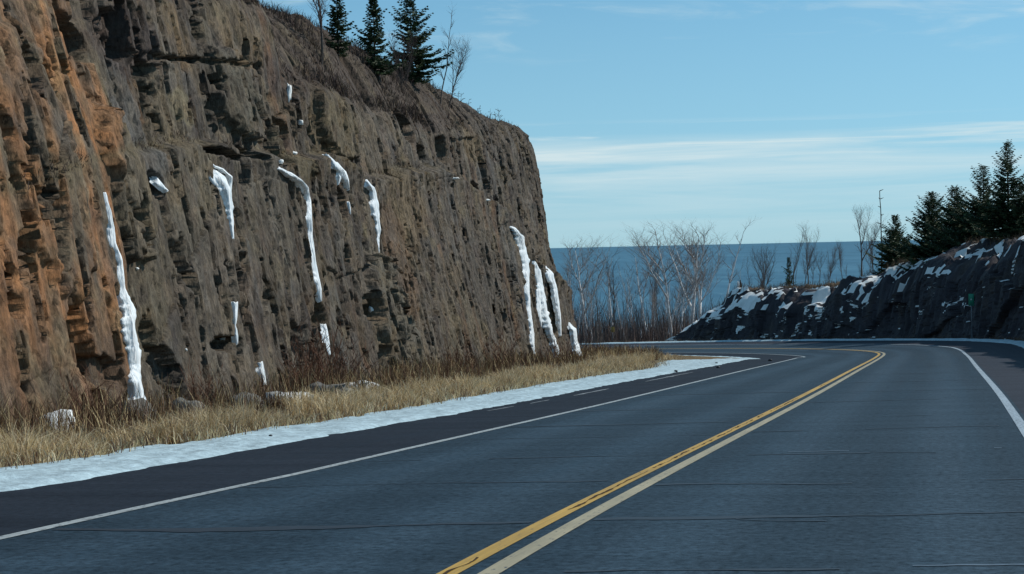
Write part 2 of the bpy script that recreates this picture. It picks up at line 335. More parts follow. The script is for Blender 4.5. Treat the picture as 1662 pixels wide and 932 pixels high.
# ------------------------------------------------------------------ road alignment
GRADE, BANK0, BANKK, X0, TH0 = -0.0407205, 0.0099171, 3.33006, -1.838044, 0.1300594
KN = np.array([0, 15, 30, 45, 55, 65, 75, 85, 95, 110, 130, 190]) * FPX / 2800
KV = [-0.008761, -0.0005015, 0.000501, -0.0000373, -0.0002009, 0.0004439, 0.0010315, 0.0117293, 0.0133414, 0.0107914, 0.0091521, 0.0051646]
SS = np.arange(-14, 300, 0.25)
_k = np.interp(SS, KN, KV); _th = -np.cumsum(_k) * 0.25
_i0 = int(np.argmin(abs(SS))); _th = _th - _th[_i0] + TH0
_x = np.cumsum(np.sin(_th)) * 0.25; _y = np.cumsum(np.cos(_th)) * 0.25
_x = _x - _x[_i0] + X0; _y = _y - _y[_i0] + 2.0
_bk = BANK0 + BANKK * _k
def road(s, w, dz=0.0):
    s = np.asarray(s, float); w = np.asarray(w, float)
    T = np.interp(s, SS, _th)
    return np.stack(np.broadcast_arrays(np.interp(s, SS, _x) + np.cos(T) * w, np.interp(s, SS, _y) - np.sin(T) * w,
                                        GRADE * s + w * np.interp(s, SS, _bk) + dz), -1)
def road_sw(X, Y):
    d = (SS_x_ - X) ** 2 + (SS_y_ - Y) ** 2; i = int(d.argmin())
    return SS[i], (X - _x[i]) * math.cos(_th[i]) - (Y - _y[i]) * math.sin(_th[i])
SS_x_, SS_y_ = _x, _y
def s_at_y(Y, w):                                            # station where the line at offset w has that depth
    ss = np.arange(-5, 130, 0.05); return float(np.interp(Y, road(ss, w)[:, 1], ss))
def strip(name, w0, w1, s0, s1, mat, dz, parent=None, nw=2, ds=0.5, jag=0.0, seed=0, thick=0.0, taper=False):
    s = np.arange(s0, s1 + ds / 2, ds); ws = np.linspace(0, 1, nw)
    a = w0 + (jag * fbm(s * 0.9, s * 0, seed, 4) if jag else 0 * s); b_ = w1 + (jag * fbm(s * 1.1, s * 0 + 9, seed + 5, 4) if jag else 0 * s)
    if taper:
        m_ = (a + b_) / 2; tp_ = np.sin(np.pi * np.linspace(0.02, 0.98, len(s))) ** 0.5 * (0.45 + 0.55 * np.abs(vn(s * 1.7, 0 * s, seed + 40))); a = m_ + (a - m_) * tp_; b_ = m_ + (b_ - m_) * tp_
    W = a[:, None] + (b_ - a)[:, None] * ws; S = np.repeat(s[:, None], nw, 1)
    P = road(S, W, dz)
    if thick: P[..., 2] += thick * np.clip(1 - np.abs(ws * 2 - 1) ** 6, 0, 1) * (1 + 0.5 * fbm(S * 1.3, W * 2.2, seed + 9, 4))
    return mesh_np(name, P.reshape(-1, 3), gridf(len(s), nw), mat, parent, uv=np.stack([W, S], -1).reshape(-1, 2), smooth=bool(thick))
rd = strip('road', -3.68, 3.72, -12, 240, M['lane'], 0.0, nw=9)
tag(rd, 'blue grey two lane highway running downhill and bending left past the cliff', 'road', kind='structure')
ls = strip('road_shoulder', -5.75, -3.68, -12, 240, M['shoulder'], 0.0, nw=4)
tag(ls, 'dark asphalt shoulder on the cliff side of the highway', 'shoulder', kind='structure')
rs = strip('road_shoulder', 3.72, 6.5, -12, 240, M['shoulder_right'], 0.0, nw=4)
tag(rs, 'dark asphalt shoulder on the outer right side of the bend', 'shoulder', kind='structure')
o = strip('yellow_line', -0.175, -0.055, -12, 235, M['yellow'], 0.005, rd); tag(o, 'left yellow centre line with a ragged dark split')
o = strip('yellow_line', 0.055, 0.175, -12, 235, M['yellow_worn'], 0.005, rd); tag(o, 'right yellow centre line faded to beige')
o = strip('white_line', -3.655, -3.545, -12, 235, M['white'], 0.005, rd); tag(o, 'thin white edge line on the cliff side')
o = strip('white_line', 3.535, 3.665, -12, 235, M['white_fresh'], 0.005, rd); tag(o, 'broad white edge line on the outer side')
# ragged split in the left yellow line
_s = np.arange(-2, 46, 0.06); on = (vn(_s * 0.55, 0 * _s, 61) > -0.6) & (vn(_s * 2.2, 0 * _s, 64) > -0.7)
cw = -0.112 + 0.028 * fbm(_s * 2.2, 0 * _s, 62, 4); hw = np.where(on, 0.003 + 0.011 * np.clip(vn(_s * 4.5, 0 * _s, 63) + 0.2, 0, 1), 0.0)
V = np.stack([road(_s, cw - hw, 0.009), road(_s, cw + hw, 0.009)], 1).reshape(-1, 3)
i = np.where(on[:-1] & on[1:])[0]; Fq = np.stack([2 * i, 2 * i + 1, 2 * i + 3, 2 * i + 2], -1)
tag(mesh_np('paint_split', V, Fq, M['chip'], rd), 'ragged dark split along the left yellow line')
# transverse cracks sealed with tar (they run level across the view, a little skewed to the road)
def crack(Y, w0, w1, width, seed, mat, dz, slope=0.0, gap=-9, name='crack_seal'):
    w = np.arange(w0, w1, 0.08); s = np.array([s_at_y(Y + slope * q, q) for q in w[::8]]); s = np.interp(w, w[::8], s)
    s = s + 0.26 * fbm(w * 0.55, 0 * w, seed, 5) + 0.015 * vn(w * 7, 0 * w, seed + 3)
    hw = width * 2.1 * (0.2 + 1.1 * np.clip(fbm(w * 0.9, 0 * w + 3, seed + 1, 3) + 0.35, 0, 1.2))
    on = vn(w * 0.8, 0 * w, seed + 7) > gap
    V = np.stack([road(s - hw, w, dz), road(s + hw, w, dz)], 1).reshape(-1, 3)
    i = np.where(on[:-1] & on[1:])[0]
    if len(i) < 2: return
    mesh_np(name, V, np.stack([2 * i, 2 * i + 1, 2 * i + 3, 2 * i + 2], -1), mat, rd)
def y_of(px, py):                                            # depth of the road surface under a pixel
    d = ray(px, py); lo, hi = 4.0, 140.0
    for _ in range(50):
        mid = (lo + hi) / 2; P = cam_p + d * mid; s_, w_ = road_sw(P[0], P[1])
        if P[2] > road(s_, w_)[2]: lo = mid
        else: hi = mid
    return lo
for j, (py, w_) in enumerate([(928, 0.035), (842, 0.05), (786, 0.038), (737, 0.035), (701, 0.03), (680, 0.03), (655, 0.04), (640, 0.03), (625, 0.05), (612, 0.05)]):
    Y = y_of(1250, py)
    crack(Y, 0.2, 3.5, w_ * (1.5 if j == 1 else 0.9), 100 + j, M['tar'], 0.004, slope=rng.uniform(-0.05, 0.05), gap=rng.uniform(-0.8, -0.2))
    if j in (0, 1, 3): crack(Y + 0.35, 1.2, 2.6, w_ * 0.4, 170 + j, M['tar'], 0.0045, slope=-0.28, gap=-0.3)
    crack(Y + 0.13 + 0.004 * Y, 0.6, 3.3, w_ * 0.5, 150 + j, M['glint'], 0.004, gap=0.45, name='glint_streak')  # short pale strips: glints beside the cracks, painted as colour
for j, (px, py, w_) in enumerate([(400, 858, 0.055), (760, 785, 0.03), (700, 748, 0.04), (900, 712, 0.035), (1000, 690, 0.04), (1080, 665, 0.05), (1130, 640, 0.05)]):
    Y = y_of(px, py)
    crack(Y, -3.5, -0.2, w_, 200 + j, M['tar'], 0.004, gap=-0.6)
# plough marks: thin packed-snow streaks left on the cliff-side shoulder
for j, (s0, s1, w0) in enumerate([(33.2, 35.4, -5.25), (36.6, 38.6, -5.2), (41, 45.6, -5.12), (51.5, 62, -5.1)]):
    o = strip('snow_streak', w0 - 0.05 - 0.01 * j, w0 + 0.05 + 0.012 * j, s0, s1, M['streak'], 0.004, jag=0.05, seed=300 + j, ds=0.1, taper=True)
    tag(o, ['small snow dash on the shoulder below the pale rounded rock', 'second snow dash along the shoulder beside the snow bank',
            'long thin snow streak on the shoulder by the snow bank', 'longest snow streak on the shoulder near the bend'][j], 'snow streak', 'snow streaks on the shoulder')

# ------------------------------------------------------------------ cliff: plan of its foot, height of its top
ctl = [(-2, -10.4), (6, -10.5), (15, -10.8), (25, -11.2), (45, -12.4), (65, -13.3), (80, -13.75)]
pts = [road(s_, w_)[:2] for s_, w_ in ctl] + [np.array(q) for q in ((2.72, 91.0), (3.15, 97.0), (2.3, 102.5), (-0.6, 108.0), (-6.5, 113.5), (-16, 119), (-30, 124))]
def catmull(pts, n=40):
    P = [2 * pts[0] - pts[1]] + list(pts) + [2 * pts[-1] - pts[-2]]; out = []
    for i in range(1, len(P) - 2):
        for t_ in np.arange(n) / n:
            a, b_, c, d = P[i - 1], P[i], P[i + 1], P[i + 2]
            out.append(0.5 * (2 * b_ + (c - a) * t_ + (2 * a - 5 * b_ + 4 * c - d) * t_ ** 2 + (3 * b_ - a - 3 * c + d) * t_ ** 3))
    out.append(P[-2]); return np.array(out)
foot = catmull(pts); foot_u = np.concatenate([[0], np.cumsum(np.hypot(*np.diff(foot, axis=0).T))])
def foot_xy(u): return np.stack([np.interp(u, foot_u, foot[:, 0]), np.interp(u, foot_u, foot[:, 1])], -1)
def foot_t(u):
    d = foot_xy(np.asarray(u) + 0.6) - foot_xy(np.asarray(u) - 0.6); return d / np.linalg.norm(d, axis=-1, keepdims=True)
def foot_n(u): tt = foot_t(u); return np.stack([tt[..., 1], -tt[..., 0]], -1)      # towards the road
base_px = np.array([(-3000, 1010), (-900, 800), (-100, 727), (0, 712), (100, 694), (235, 672), (430, 645), (530, 630), (700, 608), (870, 588), (938, 580), (2000, 560)], float)
def foot_z_calc():
    uu = np.linspace(0, foot_u[-1], 300); P = foot_xy(uu); z = []
    u_end = foot_u[40 * 8]
    for q, (X, Y) in zip(uu, P):
        zz_ = road(min(max(0, Y * 1.0), 110), 0)[2]
        s_, w_ = road_sw(X, Y); zr = GRADE * s_ - 0.12
        if Y > 20 and q < u_end:
            best = min(np.linspace(-6, 1, 281), key=lambda h: abs(proj((X, Y, h))[1] - np.interp(proj((X, Y, h))[0], base_px[:, 0], base_px[:, 1]))); z.append(best)
        else: z.append(zr if q < u_end else None)
    last = [v for v in z if v is not None][-1]
    z = [v if v is not None else last - 0.03 * 0 for v in z]
    z = np.convolve(np.pad(z, 8, 'edge'), np.ones(17) / 17, 'valid'); return uu, z
_fu, _fz = foot_z_calc()
def foot_z(u): return np.interp(u, _fu, _fz)
BATTER = 0.17
def cliff_smooth(u, h, push=0.0):
    xy = foot_xy(u) + foot_n(u) * (push - BATTER * h)[..., None]
    return np.concatenate([xy, (foot_z(u) + h)[..., None]], -1)
# lookup from a pixel to (u, h) on the smooth face
_U, _H = np.meshgrid(np.linspace(8, foot_u[40 * 9], 700), np.linspace(-0.5, 14, 300))
_px, _py = proj(cliff_smooth(_U, _H, -0.42 * sst(_H, 5.0, 5.9)).reshape(-1, 3)); _Uf, _Hf = _U.ravel(), _H.ravel()
def UH(px, py):
    i = int(((_px - px) ** 2 + (_py - py) ** 2).argmin()); return _Uf[i], _Hf[i]
def UHp(pp, push):
    x_, y_ = proj(cliff_smooth(_U, _H, push + 0 * _U).reshape(-1, 3)); return np.array([(lambda i: (_Uf[i], _Hf[i]))(int(((x_ - a) ** 2 + (y_ - b_) ** 2).argmin())) for a, b_ in pp])
def UHs(pp): return np.array([UH(*q) for q in pp])
rocktop = UHp([(-60, -60), (60, -70), (200, -60), (330, -45), (405, -15), (440, 98), (530, 134), (620, 168), (700, 190), (767, 198), (812, 207), (850, 220), (868, 236)], -0.85)
skyline = UHp([(-60, -120), (330, -80), (430, 0), (490, 20), (531, 32), (580, 62), (645, 92), (690, 120), (720, 141), (767, 181), (812, 202), (847, 219), (868, 240)], -1.6)
def top_h(u): return np.interp(u, np.append(rocktop[:, 0], [100, 112, 125, 150]), np.append(rocktop[:, 1], [rocktop[-1, 1] - 0.5, 8.3, 7.6, 7]))
def sky_h(u): return np.interp(u, np.append(skyline[:, 0], [112, 150]), np.append(skyline[:, 1], [8.4, 7.2]))
ledge = UHs([(-60, 330), (60, 300), (170, 262), (300, 232), (410, 250), (440, 262), (535, 250), (590, 290), (660, 278), (720, 278), (780, 322), (818, 362), (868, 424), (905, 500)])
def ledge_h(u): return np.interp(u, ledge[:, 0], ledge[:, 1])
bed2 = UHs([(235, 88), (280, 96), (330, 98), (400, 108), (430, 108)])

# ------------------------------------------------------------------ rock relief shared by the cliff and the outcrop
def relief(u, h, seed, k=1.0, r_=1.0, fine=1.0):
    wu = u + 0.5 * fbm(u * 0.25, h * 0.10, seed, 2); wh = h + 0.30 * fbm(u * 0.4 + 7, h * 0.2, seed + 1, 2)
    wu = wu + 0.25 * wh * vn(u * 0.07, h * 0.05, seed + 2)
    d = 0; ids = []
    d = d + 0.22 * k * fbm(u * 0.11, h * 0.12, seed + 5, 2)
    def cells(cu, ch, off, sd, amp, tu, thh, crack, cw, q_=None):
        q_ = r_ if q_ is None else q_
        f1, f2, dx, dy, a, b_, c = worley(wu / (cu * k) + off, wh / (ch * k), sd)
        return q_ * ((a - 0.5) * amp * k + dx * (b_ - 0.5) * tu * k + dy * (c - 0.5) * thh * k) - crack * k * (0.4 + 0.6 * r_) * (1 - sst(f2 - f1, 0.0, cw)), (a, b_, c)
    e, q = cells(6.2, 3.6, 0, seed + 10, 0.42, 0.30, 0.14, 0.10, 0.014); d = d + e; ids.append(q)
    e, q = cells(2.3, 4.6, 31, seed + 20, 0.16, 0.22, 0.05, 0.06, 0.016); d = d + e; ids.append(q)
    e, q = cells(0.95, 3.8, 57, seed + 30, 0.12, 0.16, 0.03, 0.0, 0.06); d = d + e; ids.append(q)
    e, q = cells(0.42, 1.15, 77, seed + 40, 0.055, 0.10, 0.05, 0.0, 0.09, fine); d = d + e; ids.append(q)
    e, q = cells(0.20, 0.42, 97, seed + 45, 0.035, 0.07, 0.03, 0.0, 0.12, fine); d = d + e; ids.append(q)
    d = d + k * r_ * (0.02 * vn(u * 2.9, h * 0.2, seed + 51) + 0.03 * vn(u * 6, h * 0.4, seed + 52))
    # narrow angular slits and pits, most of them upright
    lean_ = 0.22 * vn(u * 0.2, h * 0.2, seed + 64)
    jag = 0.55 * (ids[3][0] - 0.5) + 0.45 * (ids[4][0] - 0.5)
    g = vn((u + lean_ * h) * 1.5, h * 0.40, seed + 60) + 0.45 * vn(u * 4.5, h * 1.1, seed + 61) + jag
    d = d - 0.20 * k * sst(g, 0.79, 0.82)
    g = vn((u - lean_ * h) * 2.8 + 5, h * 0.7, seed + 62) + 0.45 * vn(u * 7, h * 1.6, seed + 63) + jag
    d = d - 0.11 * k * sst(g, 0.73, 0.76)
    g = vn(u * 5.0 + 9, h * 1.2, seed + 65) + 0.5 * jag
    d = d - 0.06 * k * sst(g, 0.60, 0.63)
    return d, ids
def blob(u, h, cu, ch, ru, rh, p=2.0): return np.clip(1 - (np.abs((u - cu) / ru) ** p + np.abs((h - ch) / rh) ** p), 0, 1)
def polydist(u, h, pl, su=1.0):
    """distance to a polyline on the face and position along it (0..1)"""
    best = np.full(u.shape, 1e9); tt = np.zeros(u.shape); n = len(pl) - 1
    for i in range(n):
        a = pl[i]; b_ = pl[i + 1]; d = (b_ - a) * [su, 1]; L = d @ d + 1e-9
        q = np.clip((((u - a[0]) * su) * d[0] + (h - a[1]) * d[1]) / L, 0, 1)
        e = np.hypot((u - a[0]) * su - q * d[0], h - a[1] - q * d[1]); mk = e < best
        best = np.where(mk, e, best); tt = np.where(mk, (i + q) / n, tt)
    return best, tt

# columns: finer where the face is nearer
uu = [10.0]
while uu[-1] < foot_u[40 * 12]:
    Yd = foot_xy(uu[-1])[1]; uu.append(uu[-1] + (0.055 + 0.00055 * max(0, Yd - 20) if uu[-1] < foot_u[40 * 9] else 0.3))
uu = np.array(uu); NR, NB = 250, 46
tv = np.linspace(0, 1, NR); Ht = top_h(uu)
Hh = tv[:, None] * (Ht + 0.35)[None] - 0.35; Uu = np.repeat(uu[None], NR, 0)
lh = ledge_h(uu)[None] + 0.16 * fbm(Uu * 0.7, Uu * 0, 71, 4)
D, ids = relief(Uu, Hh * 0.80, 5, 1.0, 0.24 + 0.22 * sst(Hh, lh - 0.3, lh + 0.3) + 0.08 * np.clip(fbm(Uu * 0.2, Hh * 0.25, 74, 2), -0.3, 1))
up = sst(Hh, lh - 0.05, lh + 0.16)
_ux = np.array([UH(q, 420)[0] for q in (-40, 120, 190, 300, 420)]); D = D * np.interp(Uu, _ux, [0.6, 0.62, 0.72, 0.85, 1.0])
bf = np.interp(uu, [UH(q, 215)[0] for q in (600, 700, 790)], [1.0, 0.7, 0.12])[None]
lw = np.interp(uu, [UH(q, 240)[0] for q in (120, 250, 330)], [0.0, 0.45, 1.0])[None]; D = D - (up * lw + sst(Hh, 4.0, 8.0) * (1 - lw)) * (0.42 + 0.2 * fbm(Uu * 0.25, Hh * 0.2, 73, 3)) + 0.10 * lw * sst(Hh, lh - 0.9, lh) * (1 - up)
# features placed on the face
def feat(px, py, ru, rh, depth, p=2.0):
    global D
    u0, h0 = UH(px, py); wob = 0.25 * fbm(Uu * 2.1, Hh * 1.6, int(px) + 3, 3)
    wob = wob * 0.5 + 0.30 * (ids[3][0] - 0.5) + 0.25 * (ids[4][1] - 0.5); D = D + depth * sst(blob(Uu, Hh, u0, h0, ru, rh, p) + wob * 1.1, 0.2, 0.36)
for q in [(489, 196, 0.55, 0.45, -1.1), (44, 128, 0.35, 0.5, -0.3), (8, 115, 0.4, 0.5, -0.3), (110, 60, 1.2, 0.6, -0.5), (190, 60, 1.2, 0.6, -0.35),
          (345, 247, 2.0, 0.13, -0.55), (388, 248, 1.6, 0.14, -0.6), (112, 560, 0.7, 0.7, -0.3), (160, 600, 0.8, 0.35, -0.25), (8, 500, 0.4, 0.25, -0.2),
          (578, 278, 0.9, 0.25, -0.6), (462, 218, 0.7, 0.5, -0.45), (527, 520, 0.9, 0.85, -0.5), (355, 560, 1.0, 0.2, -0.4), (490, 590, 1.2, 1.2, -0.35),
          (665, 205, 1.1, 0.7, -0.5), (690, 250, 1.3, 0.45, -0.5), (610, 155, 0.8, 0.7, -0.5), (650, 130, 1.2, 0.5, -0.4), (770, 310, 1.0, 0.5, -0.55), (800, 330, 0.9, 0.4, -0.5),
          (720, 245, 0.8, 0.7, -0.4), (840, 235, 1.2, 0.6, -0.4), (605, 500, 0.7, 0.45, -0.35), (265, 600, 0.9, 0.5, -0.4), (240, 545, 0.5, 0.4, -0.3), (560, 330, 0.7, 0.5, -0.4), (250, 300, 0.5, 0.35, -0.3)]:
    feat(*q)
for q in [(632, 510, 1.9, 2.0, 0.35), (545, 190, 2.6, 1.3, 0.25), (385, 150, 2.0, 1.2, 0.25), (195, 300, 1.0, 1.6, 0.3), (60, 250, 1.6, 2.6, 0.15)]:
    feat(*q, p=3.0)
def fissure(pp, width, depth, su=0.35):
    global D
    pl = UHs(pp); d_, t_ = polydist(Uu, Hh, pl, su)
    wd = width * (0.35 + 0.5 * np.clip(vn(Uu * 1.5, Hh * 1.7, int(pp[0][0])) + 0.4, 0, 1) + 0.9 * ids[3][1] * ids[4][0])
    D = D - depth * (1 - sst(d_, wd * 0.7, wd)) * np.clip(np.minimum(t_, 1 - t_) * 8, 0.2, 1)
for q in [([(345, 0), (340, 40), (336, 75)], 0.14, 0.5), ([(402, 118), (408, 170), (417, 205)], 0.09, 0.4), ([(235, 90), (300, 96), (345, 100), (430, 108)], 0.10, 0.35),
          ([(240, 95), (235, 130), (250, 160)], 0.12, 0.4), ([(76, 170), (72, 280), (76, 360), (74, 450)], 0.08, 0.35), ([(160, 180), (180, 240), (190, 290)], 0.10, 0.35),
          ([(365, 430), (372, 470)], 0.12, 0.4), ([(565, 380), (570, 450)], 0.1, 0.35), ([(745, 205), (741, 280)], 0.09, 0.35), ([(720, 278), (760, 305), (800, 340), (822, 365)], 0.10, 0.4),
          ([(660, 420), (668, 520), (664, 590)], 0.08, 0.3), ([(700, 430), (702, 520)], 0.08, 0.3), ([(290, 380), (300, 470)], 0.09, 0.35), ([(430, 470), (428, 520)], 0.1, 0.35),
          ([(490, 480), (488, 590)], 0.11, 0.35), ([(780, 400), (790, 470)], 0.08, 0.35), ([(830, 430), (838, 540)], 0.09, 0.35), ([(620, 560), (625, 600)], 0.1, 0.3), ([(340, 560), (350, 548), (385, 552), (388, 600)], 0.09, 0.4),
          ([(20, 380), (24, 460)], 0.1, 0.35), ([(130, 440), (134, 540)], 0.08, 0.35), ([(215, 330), (222, 420)], 0.09, 0.3)]:
    fissure(*q)
ub, hb = UHs([(118, 50), (150, 170), (165, 300), (185, 430), (205, 640)]).T                # rusty left end and its slanting border
ob = np.interp(Hh, hb[::-1], ub[::-1]) + 0.25 + 0.10 * fbm(Uu * 0.5, Hh * 0.6, 209, 2)
D = D + 0.16 * (1 - sst(Uu, ob - 0.12, ob + 0.12))
D = D * sst(Hh, -0.5, 0.6) + 0.35 * (1 - sst(Hh, -0.35, 0.9)) * (0.5 + 0.5 * fbm(Uu * 0.8, Hh * 0.8, 77, 3))     # rubble foot
D = D * (1 - 0.5 * bf * sst(tv, 0.93, 1.0)[:, None]) - (0.12 + 0.38 * bf) * sst(tv, 0.90, 1.0)[:, None] ** 2
Pf = cliff_smooth(Uu, Hh, D)
# a little vertical wander so that edges are not all level with the grid
Pf[..., 2] += 0.05 * fbm(Uu * 1.3, Hh * 1.3, 79, 3) * sst(Hh, 0, 0.5)
# pigment
def colr(*c): return np.array(c)
CK = 0.62
GREY, BROWN, DARK, TAN, RUST, OLIVE, COOL, PLUM = colr(.165, .142, .115), colr(.132, .100, .074), colr(.062, .050, .043), colr(.23, .18, .118), colr(.37, .165, .06), colr(.185, .155, .088), colr(.150, .150, .145), colr(.088, .066, .060)
def mixc(c, d, w): return c + (d - c) * np.clip(w, 0, 1)[..., None]
col = np.broadcast_to(GREY, Pf.shape).copy()
st1 = vn(Uu * 1.1, Hh * 0.16, 201) + 0.6 * vn(Uu * 3.1, Hh * 0.35, 202); st2 = vn(Uu * 0.8 + 40, Hh * 0.14, 203) + 0.7 * vn(Uu * 2.6, Hh * 0.3, 204)
big = fbm(Uu * 0.16, Hh * 0.28, 205, 3)
col = mixc(col, BROWN, sst(st1, -0.1, 0.9) * 0.8); col = mixc(col, COOL, sst(st2, 0.15, 1.0) * 0.7)
col = mixc(col, DARK, sst(vn(Uu * 2.3, Hh * 0.5, 206) + 0.6 * vn(Uu * 6, Hh * 1.1, 207), 0.25, 0.8) * 0.8)
col = mixc(col, OLIVE, sst(ids[0][2] + 0.25 * big, 0.75, 0.98) * 0.4); col = mixc(col, TAN, sst(ids[1][1] + 0.3 * st2, 0.80, 1.15) * 0.55)
col = mixc(col, RUST * 0.75, sst(ids[1][2] + 0.35 * st1, 0.85, 1.3) * 0.5)
rz = 1 - sst(Uu, ob - 0.5, ob + 0.1)
rust = mixc(mixc(np.broadcast_to(RUST * 1.6, Pf.shape), TAN, sst(vn(Uu * 1.7, Hh * 0.25, 210) + 0.4 * vn(Uu * 4, Hh * .6, 214), 0.1, 0.9)), BROWN * 1.15, 0.7 * sst(vn(Uu * 1.6 + 9, Hh * 0.3, 211) + 0.5 * fbm(Uu, Hh, 212, 3), -0.1, 0.6))
u_l = UH(30, 300)[0]
col = mixc(col, rust, rz * (0.86 + 0.14 * sst(Uu, u_l - 1.0, u_l + 0.8)) * (0.88 + 0.12 * fbm(Uu * .8, Hh * .8, 213, 3)))
low = 1 - sst(Hh, 0.4, 2.0)
col = mixc(col, BROWN * 0.8, low * 0.6 * rz)
def stain(px, py, ru, rh, c, w=0.8, p=2.0):
    global col
    u0, h0 = UH(px, py); col = mixc(col, c, sst(blob(Uu, Hh, u0, h0, ru, rh, p) + 0.5 * fbm(Uu * 1.2, Hh * 1.4, int(px) + 50, 4), 0.05, 0.6) * w)
for q in [(632, 500, 2.2, 2.2, colr(.20, .185, .145), 0.85), (545, 200, 3.2, 1.6, colr(.19, .15, .085), 0.85), (395, 60, 2.5, 1.2, colr(.23, .17, .10), 0.8), (300, 60, 1.6, 1.0, colr(.25, .17, .09), 0.8),
          (300, 175, 1.3, 0.45, colr(.27, .235, .14), 0.85), (385, 160, 2.2, 1.3, colr(.155, .14, .10), 0.7), (210, 200, 1.2, 1.8, COOL * 1.05, 0.8), (660, 340, 3.4, 1.6, colr(.24, .175, .10), 0.7),
          (650, 430, 2.2, 2.2, colr(.20, .12, .068), 0.65), (765, 235, 2.2, 1.0, colr(.22, .165, .095), 0.75), (780, 450, 4.5, 2.6, colr(.125, .11, .092), 0.7), (870, 300, 5.0, 3.0, colr(.135, .095, .068), 0.65),
          (470, 270, 2.0, 0.5, colr(.215, .17, .09), 0.7), (690, 170, 5.0, 1.0, PLUM, 0.75), (200, 60, 2.4, 1.0, PLUM, 0.8), (470, 130, 2.5, 0.8, PLUM, 0.6), (905, 480, 4.5, 2.2, colr(.13, .085, .06), 0.6),
          (330, 480, 3.0, 2.4, colr(.125, .108, .088), 0.5), (450, 330, 2.2, 1.5, colr(.14, .122, .095), 0.5)]:
    stain(*q)
wet = np.zeros_like(Uu)
col = col * (1 + 0.22 * (ids[2][0] - 0.5))[..., None] * (1 + 0.25 * (ids[1][0] - 0.5))[..., None]
# soil and dead turf where the face lies back: ledge shelf and brow
soilc = colr(.105, .078, .060)
brow = sst(tv, 0.90, 1.0)[:, None] * bf * np.ones_like(Uu)
col = mixc(col, soilc, brow + 0.5 * fbm(Uu, Hh, 215, 3) * (brow > 0.05))
shelf = np.clip(1 - np.abs(Hh - lh - 0.12) / 0.16, 0, 1) * (vn(Uu * 0.5, Uu * 0, 216) > -0.2)
col = mixc(col, colr(.19, .15, .085), shelf * 0.7)
# hillside behind the brow
back = np.concatenate([np.linspace(0.06, 4.0, NB - 14), np.geomspace(4.6, 60, 14)])
A = np.clip((sky_h(uu) - Ht), 0.12, 4.0)
Pt = Pf[-1]
nrm2 = foot_n(uu); rise = A[None] * 1.25 * (1 - np.exp(-back / 1.5))[:, None] + 0.05 * back[:, None]
Ub = np.repeat(uu[None], NB, 0); Bb = np.repeat(back[:, None], len(uu), 1)
hn = (0.22 * fbm(Ub * 0.9, Bb * 0.9, 81, 4) + 0.10 * vn(Ub * 3.5, Bb * 4.0, 82) + 0.05 * vn(Ub * 8, Bb * 9, 86)) * sst(Bb, 0, 0.5)
Pb = np.stack([Pt[None, :, 0] - nrm2[None, :, 0] * Bb, Pt[None, :, 1] - nrm2[None, :, 1] * Bb, Pt[None, :, 2] + rise + hn], -1)
# hill columns beyond the corner must not cross: keep them short there
corner = uu > foot_u[40 * 8 - 10]
lim = np.where(corner, np.interp(uu, [foot_u[40 * 8 - 10], foot_u[40 * 9]], [60, 9]), 60.0)
Bb2 = np.minimum(Bb, lim[None] * (0.4 + 0.6 * Bb / 60)); Pb[..., 0] = Pt[None, :, 0] - nrm2[None, :, 0] * Bb2; Pb[..., 1] = Pt[None, :, 1] - nrm2[None, :, 1] * Bb2
colb = mixc(np.broadcast_to(soilc, Pb.shape), colr(.16, .125, .08), sst(fbm(Ub * 0.8, Bb * 1.1, 83, 4), 0.0, 0.6)); colb = mixc(colb, DARK, sst(fbm(Ub * 1.4 + 3, Bb * 1.9, 84, 4), 0.15, 0.7) * 0.6)
colb = mixc(colb, col[-1][None] * 0.9, (1 - bf) * (1 - sst(Bb, 0.8, 2.5))); Vc = np.concatenate([Pf.reshape(-1, 3), Pb.reshape(-1, 3)]); cc = np.concatenate([col.reshape(-1, 3), colb.reshape(-1, 3)])
cliff = mesh_np('rock_cliff', Vc, gridf(NR + NB, len(uu)), M['rock'], col=np.clip(cc * CK * [0.99, 0.965, 0.93], 0.008, 1))
tag(cliff, 'tall brown and rusty blasted rock cliff along the left of the highway', 'cliff', kind='structure')
bvh = BVHTree.FromPolygons(Vc.tolist(), gridf(NR + NB, len(uu)).tolist())
def hit(px, py, back_=0.0):
    d = Vector(ray(px, py)).normalized(); r = bvh.ray_cast(Vector(cam_p), d, 400)
    return None if r[0] is None else np.array(r[0] - d * back_)

